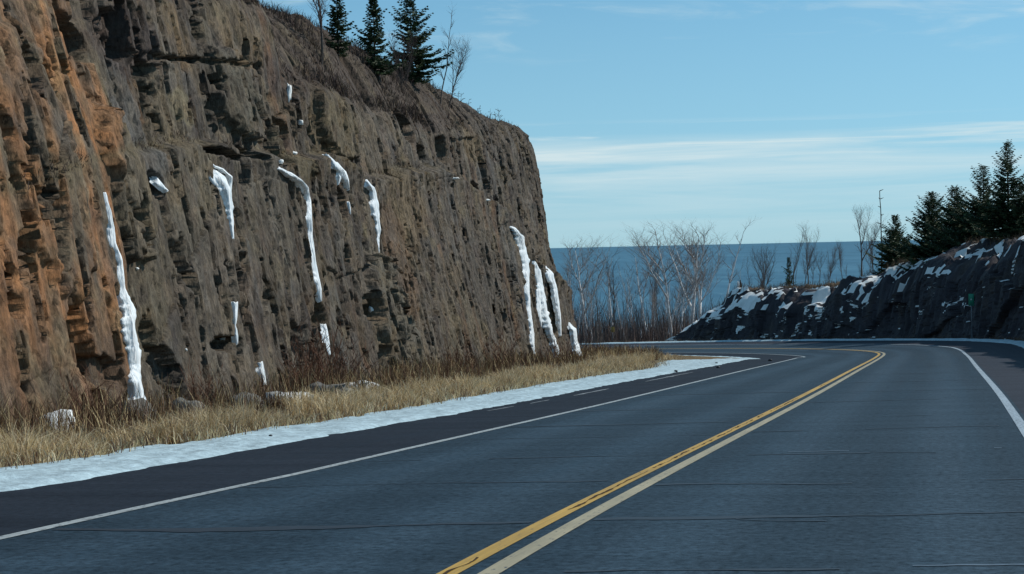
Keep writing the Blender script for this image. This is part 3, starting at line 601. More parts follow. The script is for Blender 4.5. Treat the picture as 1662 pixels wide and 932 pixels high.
# ------------------------------------------------------------------ verge between shoulder and cliff
sv = np.concatenate([np.arange(-12, 80, 0.5), np.arange(80, 175, 1.0)])
us_ = np.interp(sv, [-12, -2, 6, 15, 25, 45, 65, 80, 95, 110, 125, 150, 175], [0, 0.1] + [float(foot_u[40 * i]) for i in (1, 2, 3, 4, 5, 6)] + [float(foot_u[40 * 7 + 20]), float(foot_u[40 * 8 + 25]), float(foot_u[40 * 9 + 20]), float(foot_u[40 * 11]), float(foot_u[40 * 12 + 20])])
E0 = road(sv, -5.70, -0.02); Bv = np.concatenate([foot_xy(us_), foot_z(us_)[:, None]], 1) - np.concatenate([foot_n(us_) * 0.6, 0 * us_[:, None]], 1)
nv = 40; tt_ = np.linspace(0, 1, nv)
def verge_pt(i_frac, t_):
    a = np.stack([np.interp(i_frac, np.arange(len(sv)), E0[:, j]) for j in range(3)], -1); b_ = np.stack([np.interp(i_frac, np.arange(len(sv)), Bv[:, j]) for j in range(3)], -1)
    P = a + (b_ - a) * np.asarray(t_)[..., None]
    L = np.linalg.norm((b_ - a)[..., :2], axis=-1)
    P[..., 2] += -0.10 * np.sin(np.pi * np.clip((t_ - 0.15) / 0.7, 0, 1)) + 0.05 * fbm(P[..., 0] * 1.1, P[..., 1] * 1.1, 91, 3) * sst(t_ * L, 1.0, 2.2) + 0.10 * sst(t_, 0.8, 1.0)
    return P
II, TT = np.meshgrid(np.arange(len(sv)).astype(float), tt_, indexing='ij')
Vv = verge_pt(II, TT)
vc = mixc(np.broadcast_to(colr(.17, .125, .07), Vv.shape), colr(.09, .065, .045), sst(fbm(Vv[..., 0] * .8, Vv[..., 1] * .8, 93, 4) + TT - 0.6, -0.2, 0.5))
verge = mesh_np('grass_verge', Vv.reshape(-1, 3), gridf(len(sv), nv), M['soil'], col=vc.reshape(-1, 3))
tag(verge, 'strip of dead turf between the snowy road edge and the cliff foot', 'verge', kind='structure')
# ploughed snow along the edge of the shoulder
ds = 0.22; s = np.arange(-10, 150, ds); nw = 22
edge_in = -5.55 + 0.09 * fbm(s * 0.5, 0 * s, 95, 4) + 0.05 * vn(s * 2.6, 0 * s, 96)
edge_out = 0.10 * vn(s * 1.7, 0 * s, 991) - np.interp(s, [-10, 10, 25, 46, 60, 66, 72, 80, 96, 110, 130, 150], [7.3, 7.25, 7.25, 7.6, 7.7, 7.35, 7.7, 8.9, 10.2, 8.4, 7.0, 6.6]) + 0.13 * fbm(s * 0.6, 0 * s + 4, 97, 4) + 0.05 * vn(s * 3.3, 0 * s, 98)
w01 = np.linspace(0, 1, nw); Wm = edge_in[:, None] + (edge_out - edge_in)[:, None] * w01; Sm = np.repeat(s[:, None], nw, 1)
Ps = road(Sm, Wm, 0.0)
prof = np.clip(1 - np.abs(w01 * 2 - 1) ** 8, 0, 1)
Ps[..., 2] += -0.03 + 0.065 * prof + 0.035 * fbm(Sm * 0.9, Wm * 1.8, 99, 5) * prof + 0.02 * vn(Sm * 3.5, Wm * 4.5, 94) * prof
snowbank = mesh_np('snow_bank', Ps.reshape(-1, 3), gridf(len(s), nw), M['snow_dirty'], smooth=True)
tag(snowbank, 'low band of packed snow along the cliff side edge of the shoulder', 'snow', kind='stuff')

# ------------------------------------------------------------------ right side: snow edge, ground falling to the lake, outcrop
strip_o = strip('snow_bank', 6.35, 7.35, -10, 240, M['snow_dirty'], -0.02, nw=10, ds=0.5, jag=0.12, seed=400, thick=0.09)
tag(strip_o, 'thin band of snow along the outer edge of the bend', 'snow', kind='stuff')
LAKE_Z = -48.0
sg = np.concatenate([np.arange(-12, 90, 3.0), np.arange(90, 296, 1.5)]); wg = np.concatenate([np.linspace(6.3, 30, 26), np.geomspace(32, 900, 30)])
Sg, Wg = np.meshgrid(sg, wg, indexing='ij'); Pg = road(Sg, np.minimum(Wg, 6.3), -0.05); XY = road(Sg, Wg); Pg[..., 0] = XY[..., 0]; Pg[..., 1] = XY[..., 1]
fall = np.interp(Wg, [6.3, 9, 30, 60, 110, 200, 420, 900], [0, -0.12, -0.9, -2.6, -9, -24, -55, -70])
Pg[..., 2] += fall + (0.25 * fbm(Pg[..., 0] * 0.15, Pg[..., 1] * 0.15, 411, 4)) * sst(Wg, 8, 14)
gc = mixc(np.broadcast_to(colr(.105, .072, .055), Pg.shape), colr(.15, .11, .07), sst(fbm(Pg[..., 0] * .2, Pg[..., 1] * .2, 412, 4), -0.1, 0.5))
ground = mesh_np('ground', Pg.reshape(-1, 3), gridf(len(sg), len(wg)), M['soil'], col=gc.reshape(-1, 3), smooth=True)
tag(ground, 'brown wooded ground falling from the bend to the lake', 'ground', kind='structure')
def ground_z(X, Y):
    s_, w_ = road_sw(X, Y); w_ = max(w_, 6.3)
    i = int(np.clip(np.searchsorted(sg, s_), 1, len(sg) - 1)); j = int(np.clip(np.searchsorted(wg, w_), 1, len(wg) - 1))
    a = (s_ - sg[i - 1]) / (sg[i] - sg[i - 1]); b_ = (w_ - wg[j - 1]) / (wg[j] - wg[j - 1]); a = min(max(a, 0), 1); b_ = min(max(b_, 0), 1)
    Z = Pg[..., 2]; return (Z[i - 1, j - 1] * (1 - a) + Z[i, j - 1] * a) * (1 - b_) + (Z[i - 1, j] * (1 - a) + Z[i, j] * a) * b_
# lake: one sheet to the horizon
lx = 400000.0
lake = mesh_np('lake', [(-lx, -lx, LAKE_Z), (lx, -lx, LAKE_Z), (lx, lx, LAKE_Z), (-lx, lx, LAKE_Z)], np.array([[0, 1, 2, 3]]), M['water'])
tag(lake, 'wide steel blue lake reaching to the horizon', 'lake', kind='structure')

# outcrop on the outside of the bend
so = np.arange(58, 166, 0.16); NRo, NBo = 110, 40
wbase = np.interp(so, [58, 100, 122, 141, 158, 166], [7.9, 7.9, 8.0, 8.5, 9.3, 9.6]); Lslope = np.interp(so, [58, 100, 122, 141, 166], [2.4, 2.6, 3.2, 3.0, 2.0])
crest = road(so, wbase + 0.8 + Lslope, 0); cpx = proj(crest)[0]
sky_o = np.array([(1060, 556), (1112, 552), (1130, 540), (1160, 510), (1200, 483), (1290, 468), (1400, 457), (1480, 437), (1560, 417), (1620, 400), (1662, 388), (1750, 360), (2200, 300)], float)
Ho = np.clip([np.interp(np.interp(a, sky_o[:, 0], sky_o[:, 1]), [proj(c + [0, 0, 12.0])[1], proj(c - [0, 0, 1.0])[1]], [12.0, -1.0]) + c[2] for a, c in zip(cpx, crest)] - road(so, 6.3, 0)[:, 2], 0.0, 6.2)
Ho = np.where(so < 80, np.minimum(Ho, 5.6), Ho); Ho = np.convolve(np.pad(Ho, 6, 'edge'), np.ones(13) / 13, 'valid') * (1 - sst(so, 157, 164))
FACE = np.interp(so, [58, 100, 112, 122, 131, 141, 150, 166], [0.84, 0.84, 0.78, 0.70, 0.62, 0.58, 0.55, 0.6])
FACE = np.clip(FACE + 0.22 * fbm(so * 0.25, 0 * so, 421, 4), 0.3, 0.93)
to = np.linspace(0, 1, NRo); Hf = np.maximum(Ho * FACE, 0.02)
hO = to[:, None] * (Hf + 0.3)[None] - 0.3; sO = np.repeat(so[None], NRo, 0)
wb0 = wbase[None]
Do, ido = relief(sO * 1.0, hO, 900, 1.0, 2.0, 1.5)
fade = np.clip(Ho / 2.0, 0.05, 1)[None]
wO = wb0 + 0.22 * hO - Do * fade * sst(hO, -0.4, 0.5) - 0.2 * fade * (1 - sst(hO, -0.3, 0.8))
edge_road = road(so, 6.3, 0)[:, 2]
P1 = road(sO, wO); P1[..., 2] = edge_road[None] + hO - 0.08 + 0.04 * fbm(sO * 1.2, hO * 1.2, 423, 3)
bo = np.concatenate([np.linspace(0.08, 6.0, NBo - 12), np.geomspace(6.6, 40, 12)]); Bo = np.repeat(bo[:, None], len(so), 1); So = np.repeat(so[None], NBo, 0)
Lsl = Lslope[None]
riseo = (Ho - Hf)[None] * np.clip(Bo / Lsl, 0, 1) ** 0.85 + np.clip(Bo - Lsl, 0, 99) * -0.02
rr_, _ = relief(So * 1.3 + 20, Bo * 1.8, 940, 1.0, 2.6, 1.6)
riseo = riseo + (0.85 * rr_ + 0.15 + 0.3 * fbm(So * 0.6, Bo * 0.9, 424, 4)) * sst(Bo, 0, 0.5) * (1 - sst(Bo, Lsl + 0.5, Lsl + 2.5)) * fade * 0.9
P2 = road(So, wO[-1][None] + Bo); P2[..., 2] = P1[-1][None, :, 2] + riseo
Po = np.concatenate([P1, P2]); rows = NRo + NBo
# the free end of the outcrop sinks into the ground
oc = np.broadcast_to(colr(.034, .032, .039), Po.shape).copy(); Sx = np.concatenate([sO, So]); Hx = np.concatenate([hO, 4 + Bo])
oc = mixc(oc, colr(.062, .054, .052), sst(vn(Sx * 1.2, Hx * .4, 425) + 0.6 * vn(Sx * 3, Hx * .9, 426), 0.1, 1.0)); oc = mixc(oc, colr(.024, .021, .026), sst(vn(Sx * .8 + 5, Hx * .35, 427), 0.1, 0.9))
oc = mixc(oc, colr(.060, .050, .042), sst(fbm(Sx * .35, Hx * .7, 428, 3), 0.3, 0.6) * 0.4)
turf = np.concatenate([np.zeros_like(sO), sst(Bo, Lsl - 0.3, Lsl + 0.7)]); oc = mixc(oc, colr(.14, .10, .065), turf)
outcrop = mesh_np('rock_outcrop', Po.reshape(-1, 3), gridf(rows, len(so))[:, ::-1], M['dark_rock'], col=oc.reshape(-1, 3) * 1.15)
tag(outcrop, 'low dark rock outcrop with snow on its top along the outside of the bend', 'outcrop', kind='structure')
bvho = BVHTree.FromPolygons(Po.reshape(-1, 3).tolist(), gridf(rows, len(so)).tolist())
def top_of_outcrop(X, Y):
    r = bvho.ray_cast(Vector((X, Y, 60)), Vector((0, 0, -1))); return r[0].z if r[0] is not None else None
# snow lying on it: the gentler facets and hollows, as a crust a few centimetres thick
def normals(P):
    du = np.gradient(P, axis=1); dv = np.gradient(P, axis=0); n = np.cross(dv, du); n /= np.linalg.norm(n, axis=-1, keepdims=True) + 1e-9
    return n * np.sign(n[..., 2:3] + 1e-6 * 0 + 1e-9)
no = normals(Po); upn = np.abs(no[..., 2])
ns_ = fbm(Sx * 0.45, Hx * 1.0, 431, 4); ns2 = fbm(Sx * 1.9, Hx * 2.8, 432, 4, 0.62)
flatz = np.concatenate([0.30 * sst(to, 0.4, 1.0)[:, None] * np.ones_like(sO), np.ones_like(So) * 0.62])
lowend = np.interp(Sx, [58, 112, 126, 140, 156], [-0.10, -0.10, -0.05, 0.14, 0.22])
msk = upn * 0.8 + flatz * 0.55 + 0.80 * ns_ + 1.05 * ns2 + lowend - 0.80
msk = np.where(np.concatenate([np.zeros_like(sO), Bo - Lsl]) > 0.15, -1, msk); msk[:6] = -1
fq = gridf(rows, len(so))[:, ::-1]; keep = (msk.ravel()[fq] > 0.0).all(1)
Psn = Po + np.array([0, 0, 1.0]) * 0.02 + no * 0.035
idx = np.unique(fq[keep]); remap = -np.ones(rows * len(so), int); remap[idx] = np.arange(len(idx))
osn = mesh_np('snow_crust', Psn.reshape(-1, 3)[idx], remap[fq[keep]], M['snow'], smooth=True)
tag(osn, 'patchy snow crust on the top and ledges of the dark outcrop', 'snow', kind='stuff')

# ------------------------------------------------------------------ frozen seeps on the cliff face
def ice_flow(name, label, trace, bulge=0.26, spread=2.1, cat='ice', mat=None, seed=1, lift=0.0):
    tr = np.array(trace, float); tr[:, 2] *= 1.28; L = np.concatenate([[0], np.cumsum(np.hypot(np.diff(tr[:, 0]), np.diff(tr[:, 1])))])
    n = max(8, int(L[-1] / 2.2)); q = np.linspace(0, L[-1], n); px, py, wp = (np.interp(q, L, tr[:, j]) for j in range(3))
    P = []; U0 = []
    for a, b_ in zip(px, py):
        u0, h0 = UH(a, b_); r = hit(a, b_); sm = cliff_smooth(np.array(u0), np.array(h0))
        if r is None or np.linalg.norm(r - sm) > 4.0: r = sm
        P.append(r); U0.append(u0)
    P = np.array(P); U0 = np.minimum(np.array(U0), foot_u[40 * 7 + 12]); U0 = np.convolve(np.pad(U0, 10, 'edge'), np.ones(21) / 21, 'valid')
    d = (P - cam_p) @ cam_f
    # even out the depth along the run so that the ice bridges the small hollows
    k = 9 if lift == 0 else 40; dm = np.array([np.percentile(d[max(0, i - k):i + k + 1], 30 if lift == 0 else 15) for i in range(n)]); dm = np.convolve(np.pad(dm, 6, 'edge'), np.ones(13) / 13, 'valid')
    P = np.array([at(a, b_, dd) for a, b_, dd in zip(px, py, dm)]); W = wp * dm / FPX
    tn = foot_t(U0); nn = foot_n(U0)
    m_ = 13; th_ = np.linspace(0, math.pi, m_); V = np.zeros((n, m_, 3))
    qm = q * np.mean(dm) / FPX
    for j, t_ in enumerate(th_):
        ridge = 1 + 0.30 * vn(qm * 0.5, np.full(n, j * 1.3), seed) + 0.06 * vn(qm * 7 + j, np.full(n, j * 1.7), seed + 5) + 0.10 * vn(qm * 3, np.full(n, j * 0.9), seed + 1)
        lat = -math.cos(t_) * spread * W * ridge * 0.5 * (1 + abs(math.cos(t_)) * (0.45 * vn(qm * 4.5, np.full(n, 3.0 if t_ < 1.57 else 9.0), seed + 11) + 0.30 * vn(qm * 13, np.full(n, 5.0 if t_ < 1.57 else 15.0), seed + 12))); out = (math.sin(t_) ** 0.7 * bulge * (W + 0.06)) * ridge - 0.10 * (1 - math.sin(t_)) + lift
        V[:, j, 0] = P[:, 0] + tn[:, 0] * lat + nn[:, 0] * out; V[:, j, 1] = P[:, 1] + tn[:, 1] * lat + nn[:, 1] * out; V[:, j, 2] = P[:, 2]
    V[:, :, 2] += 0.03 * vn(qm[:, None] * 5, np.arange(m_)[None] * 0.7, seed + 2)
    # close the ends
    Vl = V.reshape(-1, 3); F = gridf(n, m_)
    top = np.vstack([Vl, V[0].mean(0) - 0.05, V[-1].mean(0) - 0.05]); nt_ = len(Vl)
    caps = [[nt_, i + 1, i] for i in range(m_ - 1)] + [[nt_ + 1, (n - 1) * m_ + i, (n - 1) * m_ + i + 1] for i in range(m_ - 1)]
    return top, F, np.array(caps)
ICE = [
 ('tall frozen seep down the rusty left end of the cliff, reaching the ground', [[(168, 314, 6), (176, 345, 9), (183, 392, 9), (194, 425, 10), (198, 468, 13), (204, 495, 24), (210, 545, 27), (216, 600, 24), (219, 645, 25), (223, 668, 34)], [(222, 660, 14), (240, 675, 13), (262, 686, 6)]]),
 ('tiny slanting ice patch between the tall left seep and the forked seep', [[(249, 284, 4), (258, 297, 13), (271, 309, 6)]]),
 ('forked short seep under the ledge, left of the long curved seep', [[(345, 275, 5), (354, 288, 20), (364, 308, 22), (370, 335, 15), (374, 360, 10), (377, 388, 4)], [(340, 266, 3), (360, 274, 5), (373, 288, 7), (371, 325, 7)]]),
 ('long curved seep in the middle of the cliff, hooked left at its top', [[(446, 269, 4), (465, 280, 12), (482, 293, 17), (494, 304, 16), (500, 330, 13), (503, 380, 9), (509, 430, 10), (517, 470, 10), (520, 488, 4)]]),
 ('broad short seep tucked under the ledge right of the long curved seep', [[(531, 250, 5), (543, 264, 11), (553, 278, 17), (561, 293, 14), (565, 308, 6)], [(546, 272, 7), (550, 288, 9), (548, 300, 4)]]),
 ('short thick seep with a thread below, left of the pale rounded rock', [[(592, 290, 4), (602, 304, 15), (608, 330, 15), (611, 358, 13), (614, 375, 9), (614, 384, 3), (614, 412, 2.5)]]),
 ('tall white seep hooked left at its top near the far end of the cliff', [[(820, 366, 4), (832, 370, 12), (842, 384, 18), (848, 420, 21), (852, 452, 14), (857, 498, 8), (862, 540, 9), (866, 576, 6)]]),
 ('forked seep reaching the grass, next to the far end of the cliff', [[(864, 420, 4), (871, 440, 12), (877, 478, 17), (882, 510, 20), (890, 540, 19), (898, 562, 17), (904, 582, 15)], [(872, 470, 8), (874, 505, 10), (878, 530, 4)]]),
 ('narrow grey green seep beside the forked seep at the cliff end', [[(880, 432, 7), (889, 445, 13), (896, 475, 12), (902, 510, 9), (905, 545, 5)]]),
 ('stubby white seep at the very corner of the cliff by the road', [[(919, 524, 3), (926, 535, 14), (928, 556, 13), (933, 578, 20)]]),
 ('faint ice thread below the forked short seep', [[(383, 490, 5), (382, 512, 6), (381, 526, 3), (384, 545, 4), (385, 558, 2)]]),
 ('small ice smear among the brown shrubs at the cliff foot', [[(424, 588, 4), (426, 605, 8), (429, 625, 6)]]),
 ('broken ice thread below the long curved seep', [[(527, 526, 3), (530, 545, 6), (534, 575, 5)]]),
 ('tiny ice thread below the broad short seep', [[(566, 328, 3), (567, 340, 5), (568, 347, 2)]]),
]
for j, (lab, trs) in enumerate(ICE):
    parts = [ice_flow('frozen_seep', lab, t_, seed=500 + 7 * j + 3 * i, lift=0.10 if j in (8, 9) else 0.0) for i, t_ in enumerate(trs)]
    V = np.vstack([p[0] for p in parts]); off = np.cumsum([0] + [len(p[0]) for p in parts])[:-1]
    o = mesh_np('frozen_seep', V, [np.vstack([p[1] + k for p, k in zip(parts, off)]), np.vstack([p[2] + k for p, k in zip(parts, off)])], M['ice'], smooth=True)
    tag(o, lab, 'ice', 'frozen seeps on the cliff')
# lumps of snow and stones
def lump(seed, sx, sy, sz, mat, name, loc, n=14, rough=0.25, smooth=True):
    a = np.linspace(0, 2 * math.pi, n, endpoint=False); e = np.linspace(-0.5 * math.pi, 0.5 * math.pi, n // 2 + 2)
    A_, E_ = np.meshgrid(a, e); x = np.cos(E_) * np.cos(A_); y = np.cos(E_) * np.sin(A_); z = np.sin(E_)
    r = 1 + rough * (vn(x * 1.6 + 9, y * 1.6 + z * 1.3, seed) + 0.5 * vn(x * 3.4 + z * 2, y * 3.4, seed + 1))
    V = np.stack([x * r * sx, y * r * sy, z * r * sz], -1).reshape(-1, 3); nr = len(e)
    i = np.arange(nr - 1)[:, None] * n; k = np.arange(n)[None]; k1 = (k + 1) % n
    F = np.stack([i + k, i + k1, i + n + k1, i + n + k], -1).reshape(-1, 4)
    o = mesh_np(name, V, F, mat, smooth=smooth); o.location = [float(c) for c in loc]; return o
for j, (px, py, w_, h_, lab) in enumerate([
    (468, 152, 9, 26, 'snow spatter in the dark gully above the round hole'), (487, 199, 10, 8, 'snow lump lying inside the dark round hole'), (477, 249, 12, 6, 'small snow patch on the ledge below the round hole'),
    (455, 263, 8, 6, 'tiny snow patch at the head of the long curved seep'), (361, 549, 9, 5, 'snow dab on top of the arched dark crack'), (518, 602, 9, 7, 'square snow dab low on the cliff above the shrubs'),
    (222, 436, 8, 4, 'snow dab right of the tall left seep'), (302, 568, 4, 4, 'snow speck on the lower cliff face'),
    (878, 217, 5, 4, 'snow speck on the brow above the far corner'), (735, 290, 20, 4, 'thin snow sliver on the slanting ledge'), (790, 325, 12, 4, 'second snow sliver lower on the slanting ledge'), (602, 503, 6, 9, 'snow dab on the pale rounded rock')]):
    P = hit(px, py, 0.02)
    if P is None: continue
    d = (P - cam_p) @ cam_f; sc_ = d / FPX
    o = lump(540 + j, w_ * sc_ * 0.55, w_ * sc_ * 0.7, h_ * sc_ * 0.55, M['snow'], 'snow_patch', P, 12, 0.45); tag(o, lab, 'snow patch', 'snow patches on the cliff')

def verge_at(px, py):
    I_, T_ = np.meshgrid(np.arange(len(sv)).astype(float)[40:190], np.linspace(0.2, 1, 60), indexing='ij'); Q = verge_pt(I_, T_); x_, y_ = proj(Q.reshape(-1, 3)); i = int(((x_ - px) ** 2 + (y_ - py) ** 2).argmin()); return Q.reshape(-1, 3)[i]
for j, (px, py, w_, h_, lab) in enumerate([(88, 704, 0.20, 0.24, 'snow heap at the foot of the rusty rock in the grass'), (575, 640, 0.5, 0.22, 'snow lying among the weeds below the pale rounded rock'), (470, 662, 0.4, 0.18, 'thin snow patch among the weeds below the long curved seep')]):
    o = lump(590 + j, w_ * 1.3, w_ * 1.6, h_, M['snow'], 'snow_patch', verge_at(px, py) + [0, 0, 0.12], 14, 0.4); tag(o, lab, 'snow patch', 'snow patches at the cliff foot')

# ------------------------------------------------------------------ blades and stems
def blades(name, base, length, width, lean, colors, mat, seed, droop=0.3, az=None, tip=0.25):
    r = np.random.default_rng(seed); n = len(base)
    a = r.uniform(0, 2 * math.pi, n) if az is None else az
    f = r.uniform(0, 2 * math.pi, n)
    dirh = np.stack([np.cos(a), np.sin(a), 0 * a], -1); side = np.stack([np.cos(f), np.sin(f), 0 * f], -1) * (width / 2)[:, None]
    l = length[:, None]; z = np.array([0, 0, 1.0])
    p1 = base + dirh * (lean * length * 0.4)[:, None] + z * l * 0.58
    p2 = base + dirh * (lean * length * 1.05)[:, None] + z * l * (1.0 - droop * lean[:, None])
    V = np.stack([base - side, base + side, p1 - side * 0.8, p1 + side * 0.8, p2 - side * tip, p2 + side * tip], 1).reshape(-1, 3)
    i = np.arange(n)[:, None] * 6; F = np.concatenate([i + [0, 1, 3, 2], i + [2, 3, 5, 4]]).astype(int)
    return mesh_np(name, V, F, mat, col=np.repeat(colors, 6, 0))
def pick(cols, n, r, var=0.25):
    c = np.array(cols)[r.integers(0, len(cols), n)]; return np.clip(c * r.uniform(1 - var, 1 + var, (n, 1)), 0.005, 1)
r = np.random.default_rng(11)
def verge_scatter(n, tlo, thi, smin, smax, seed, clump=0.5, power=1.6):
    r = np.random.default_rng(seed); s_ = smin + (smax - smin) * r.random(n * 3) ** power; t_ = r.uniform(tlo, thi, n * 3)
    i_ = np.interp(s_, sv, np.arange(len(sv))); P = verge_pt(i_, t_)
    k = fbm(P[:, 0] * 1.5, P[:, 1] * 1.5, seed, 3) > r.uniform(-clump, clump, n * 3); k &= True
    sel = np.where(k)[0][:n]; return P[sel], s_[sel], t_[sel]
GOLD = [(.68, .54, .30), (.60, .47, .26), (.78, .67, .45), (.46, .34, .18), (.68, .58, .40), (.27, .19, .12)]
RED = [(.15, .085, .055), (.11, .065, .045), (.19, .11, .065), (.085, .055, .042), (.23, .155, .085)]
def t_of_w(s_, w_):                                         # loft fraction of an offset from the road
    i_ = np.interp(s_, sv, np.arange(len(sv))); a = verge_pt(i_, 0 * s_); b_ = verge_pt(i_, 0 * s_ + 1); return (np.abs(w_) - 5.7) / np.linalg.norm((b_ - a)[:, :2], axis=1)
# golden grass just behind the snow
n = 140000; s_ = 16 + 84 * r.random(n) ** 1.45; eo = np.interp(s_, s, -edge_out)
wid = np.interp(s_, [16, 40, 60, 75, 90, 100], [1.9, 1.8, 2.0, 2.4, 3.0, 3.4])
w_ = eo - 0.06 + wid * r.random(n) ** 1.25; t_ = t_of_w(s_, w_); i_ = np.interp(s_, sv, np.arange(len(sv))); P = verge_pt(i_, np.clip(t_, 0, 1))
cl = fbm(P[:, 0] * 0.9, P[:, 1] * 0.9, 601, 3); cl = cl + 0.5 * vn(P[:, 0] * 3.1, P[:, 1] * 3.1, 605); keep = (cl > r.uniform(-0.2, 0.65, n)) & ((s_ < 74) | (w_ > eo + 0.5))
P = P[keep]; n = len(P); cl = cl[keep]
ln = r.uniform(0.16, 0.50, n) * (0.7 + 0.6 * np.clip(cl + 0.3, 0, 1)) * np.interp((w_ - eo)[keep], [0, 0.35, 3], [0.45, 1, 0.9])
tag(blades('dry_grass', P, ln, np.interp(P[:, 1], [20, 100], [0.010, 0.022]), r.uniform(0.1, 1.0, n), pick(GOLD, n, r) * (0.72 + 0.45 * np.clip(vn(P[:, 0] * 1.3 + 3, P[:, 1] * 1.3, 606) * 0.5 + 0.5, 0, 1))[:, None], M['grass'], 1),
    'golden dry grass along the inner edge of the snow band', 'grass', kind='stuff')
# taller rusty weeds towards the cliff foot
n = 60000; s_ = 16 + 92 * r.random(n) ** 1.3; t_ = 1.0 - 0.48 * r.random(n) ** 1.2; i_ = np.interp(s_, sv, np.arange(len(sv))); P = verge_pt(i_, t_)
cl = fbm(P[:, 0] * 0.45 + 7, P[:, 1] * 0.45, 603, 3) + 0.25 * vn(P[:, 0] * 2, P[:, 1] * 2, 607); keep = cl > r.uniform(-0.7, 0.3, n); P = P[keep]; n = len(P); cl = cl[keep]
ln = r.uniform(0.3, 1.0, n) * (0.6 + 0.8 * np.clip(cl + 0.4, 0, 1))
k = (r.random(n) < np.clip(0.35 + 0.9 * cl, 0.08, 1)); P = P[k]; ln = ln[k] * 0.62; n = len(P)
tag(blades('dead_weeds', P, ln, np.interp(P[:, 1], [20, 100], [0.010, 0.024]), r.uniform(0.05, 0.55, n), pick(RED + GOLD[1:4:2], n, r), M['twig'], 2, droop=0.15),
    'brown dead weeds and bracken crowding the cliff foot', 'weeds', kind='stuff')
# short stubble poking through the snow near the grass
n = 2500; s_ = 16 + 90 * r.random(n) ** 1.4; eo = np.interp(s_, s, -edge_out); w_ = eo - 0.5 * r.random(n) ** 2; P = road(s_, -w_, 0.04)
tag(blades('grass_stubble', P, r.uniform(0.06, 0.2, n), np.full(n, 0.012), r.uniform(0.1, 0.9, n), pick(GOLD + RED, n, r), M['grass'], 3), 'dry grass stubble poking through the snow band', 'grass', kind='stuff')
# brush on the hillside above the brow and along it
nfac = len(uu)
def hill_scatter(n, rowlo, rowhi, seed, ulo=20, uhi=97):
    r = np.random.default_rng(seed); ju = np.searchsorted(uu, r.uniform(ulo, uhi, n)); jr = r.integers(rowlo, rowhi, n)
    return np.concatenate([Pf, Pb])[jr, np.clip(ju, 0, nfac - 1)], uu[np.clip(ju, 0, nfac - 1)]
P, _ = hill_scatter(70000, NR - 12, NR + NB - 14, 21); n = len(P); hpx = proj(P)[0]; thin = np.interp(hpx, [430, 690, 740, 870], [1, 1, 0.22, 0.15]); cl = fbm(P[:, 0] * 0.6, P[:, 1] * 0.6, 611, 3); k = (cl > r.uniform(-0.5, 0.5, n)) & (r.random(n) < thin); P = P[k]; n = len(P); cl = cl[k]; thin = thin[k]
HILLC = [(.105, .074, .062), (.075, .052, .048), (.13, .09, .065), (.055, .04, .038), (.17, .125, .08)]
tag(blades('hillside_brush', P, r.uniform(0.08, 0.42, n) * (0.5 + np.clip(cl + 0.3, 0, 1)) * (0.45 + 0.55 * thin), np.full(n, 0.016), r.uniform(0.1, 0.8, n), pick(HILLC, n, r), M['twig'], 4),
    'brown dead brush covering the hillside above the cliff', 'brush', kind='stuff')
# turf hanging on the ledge and in the gully
jl = np.where(np.abs(Hh - lh - 0.15) < 0.12); sel = r.integers(0, len(jl[0]), 3500); P = Pf[jl[0][sel], jl[1][sel]]; k = (vn(P[:, 1] * 0.5, P[:, 0] * 0, 613) > 0.0) & (P[:, 1] > 18); P = P[k]; n = len(P)
tag(blades('ledge_turf', P, r.uniform(0.05, 0.2, n), np.full(n, 0.014), r.uniform(0.3, 1.2, n), pick([(.2, .15, .08)] + HILLC, n, r), M['twig'], 5), 'tufts of dead grass growing on the cliff ledge', 'grass', kind='stuff')

# ------------------------------------------------------------------ trees
def tubes(segs, sides=5):
    """segs: list of (p0, p1, r0, r1) -> verts, quads"""
    S = np.array([np.concatenate([a, b_, [c, d]]) for a, b_, c, d in segs]); p0, p1, r0, r1 = S[:, 0:3], S[:, 3:6], S[:, 6], S[:, 7]
    d = p1 - p0; d /= np.linalg.norm(d, axis=1, keepdims=True) + 1e-9
    ref = np.where(np.abs(d[:, 2:3]) > 0.9, [[1.0, 0, 0]], [[0, 0, 1.0]]); x = np.cross(d, ref); x /= np.linalg.norm(x, axis=1, keepdims=True) + 1e-9; y = np.cross(d, x)
    an = np.arange(sides) * 2 * math.pi / sides
    ring = np.cos(an)[None, :, None] * x[:, None] + np.sin(an)[None, :, None] * y[:, None]
    V = np.concatenate([p0[:, None] + ring * r0[:, None, None], p1[:, None] + ring * r1[:, None, None]], 1)
    k = np.arange(sides); k1 = (k + 1) % sides; q = np.stack([k, k1, k1 + sides, k + sides], -1)
    F = (np.arange(len(S))[:, None, None] * 2 * sides + q[None]).reshape(-1, 4)
    return V.reshape(-1, 3), F
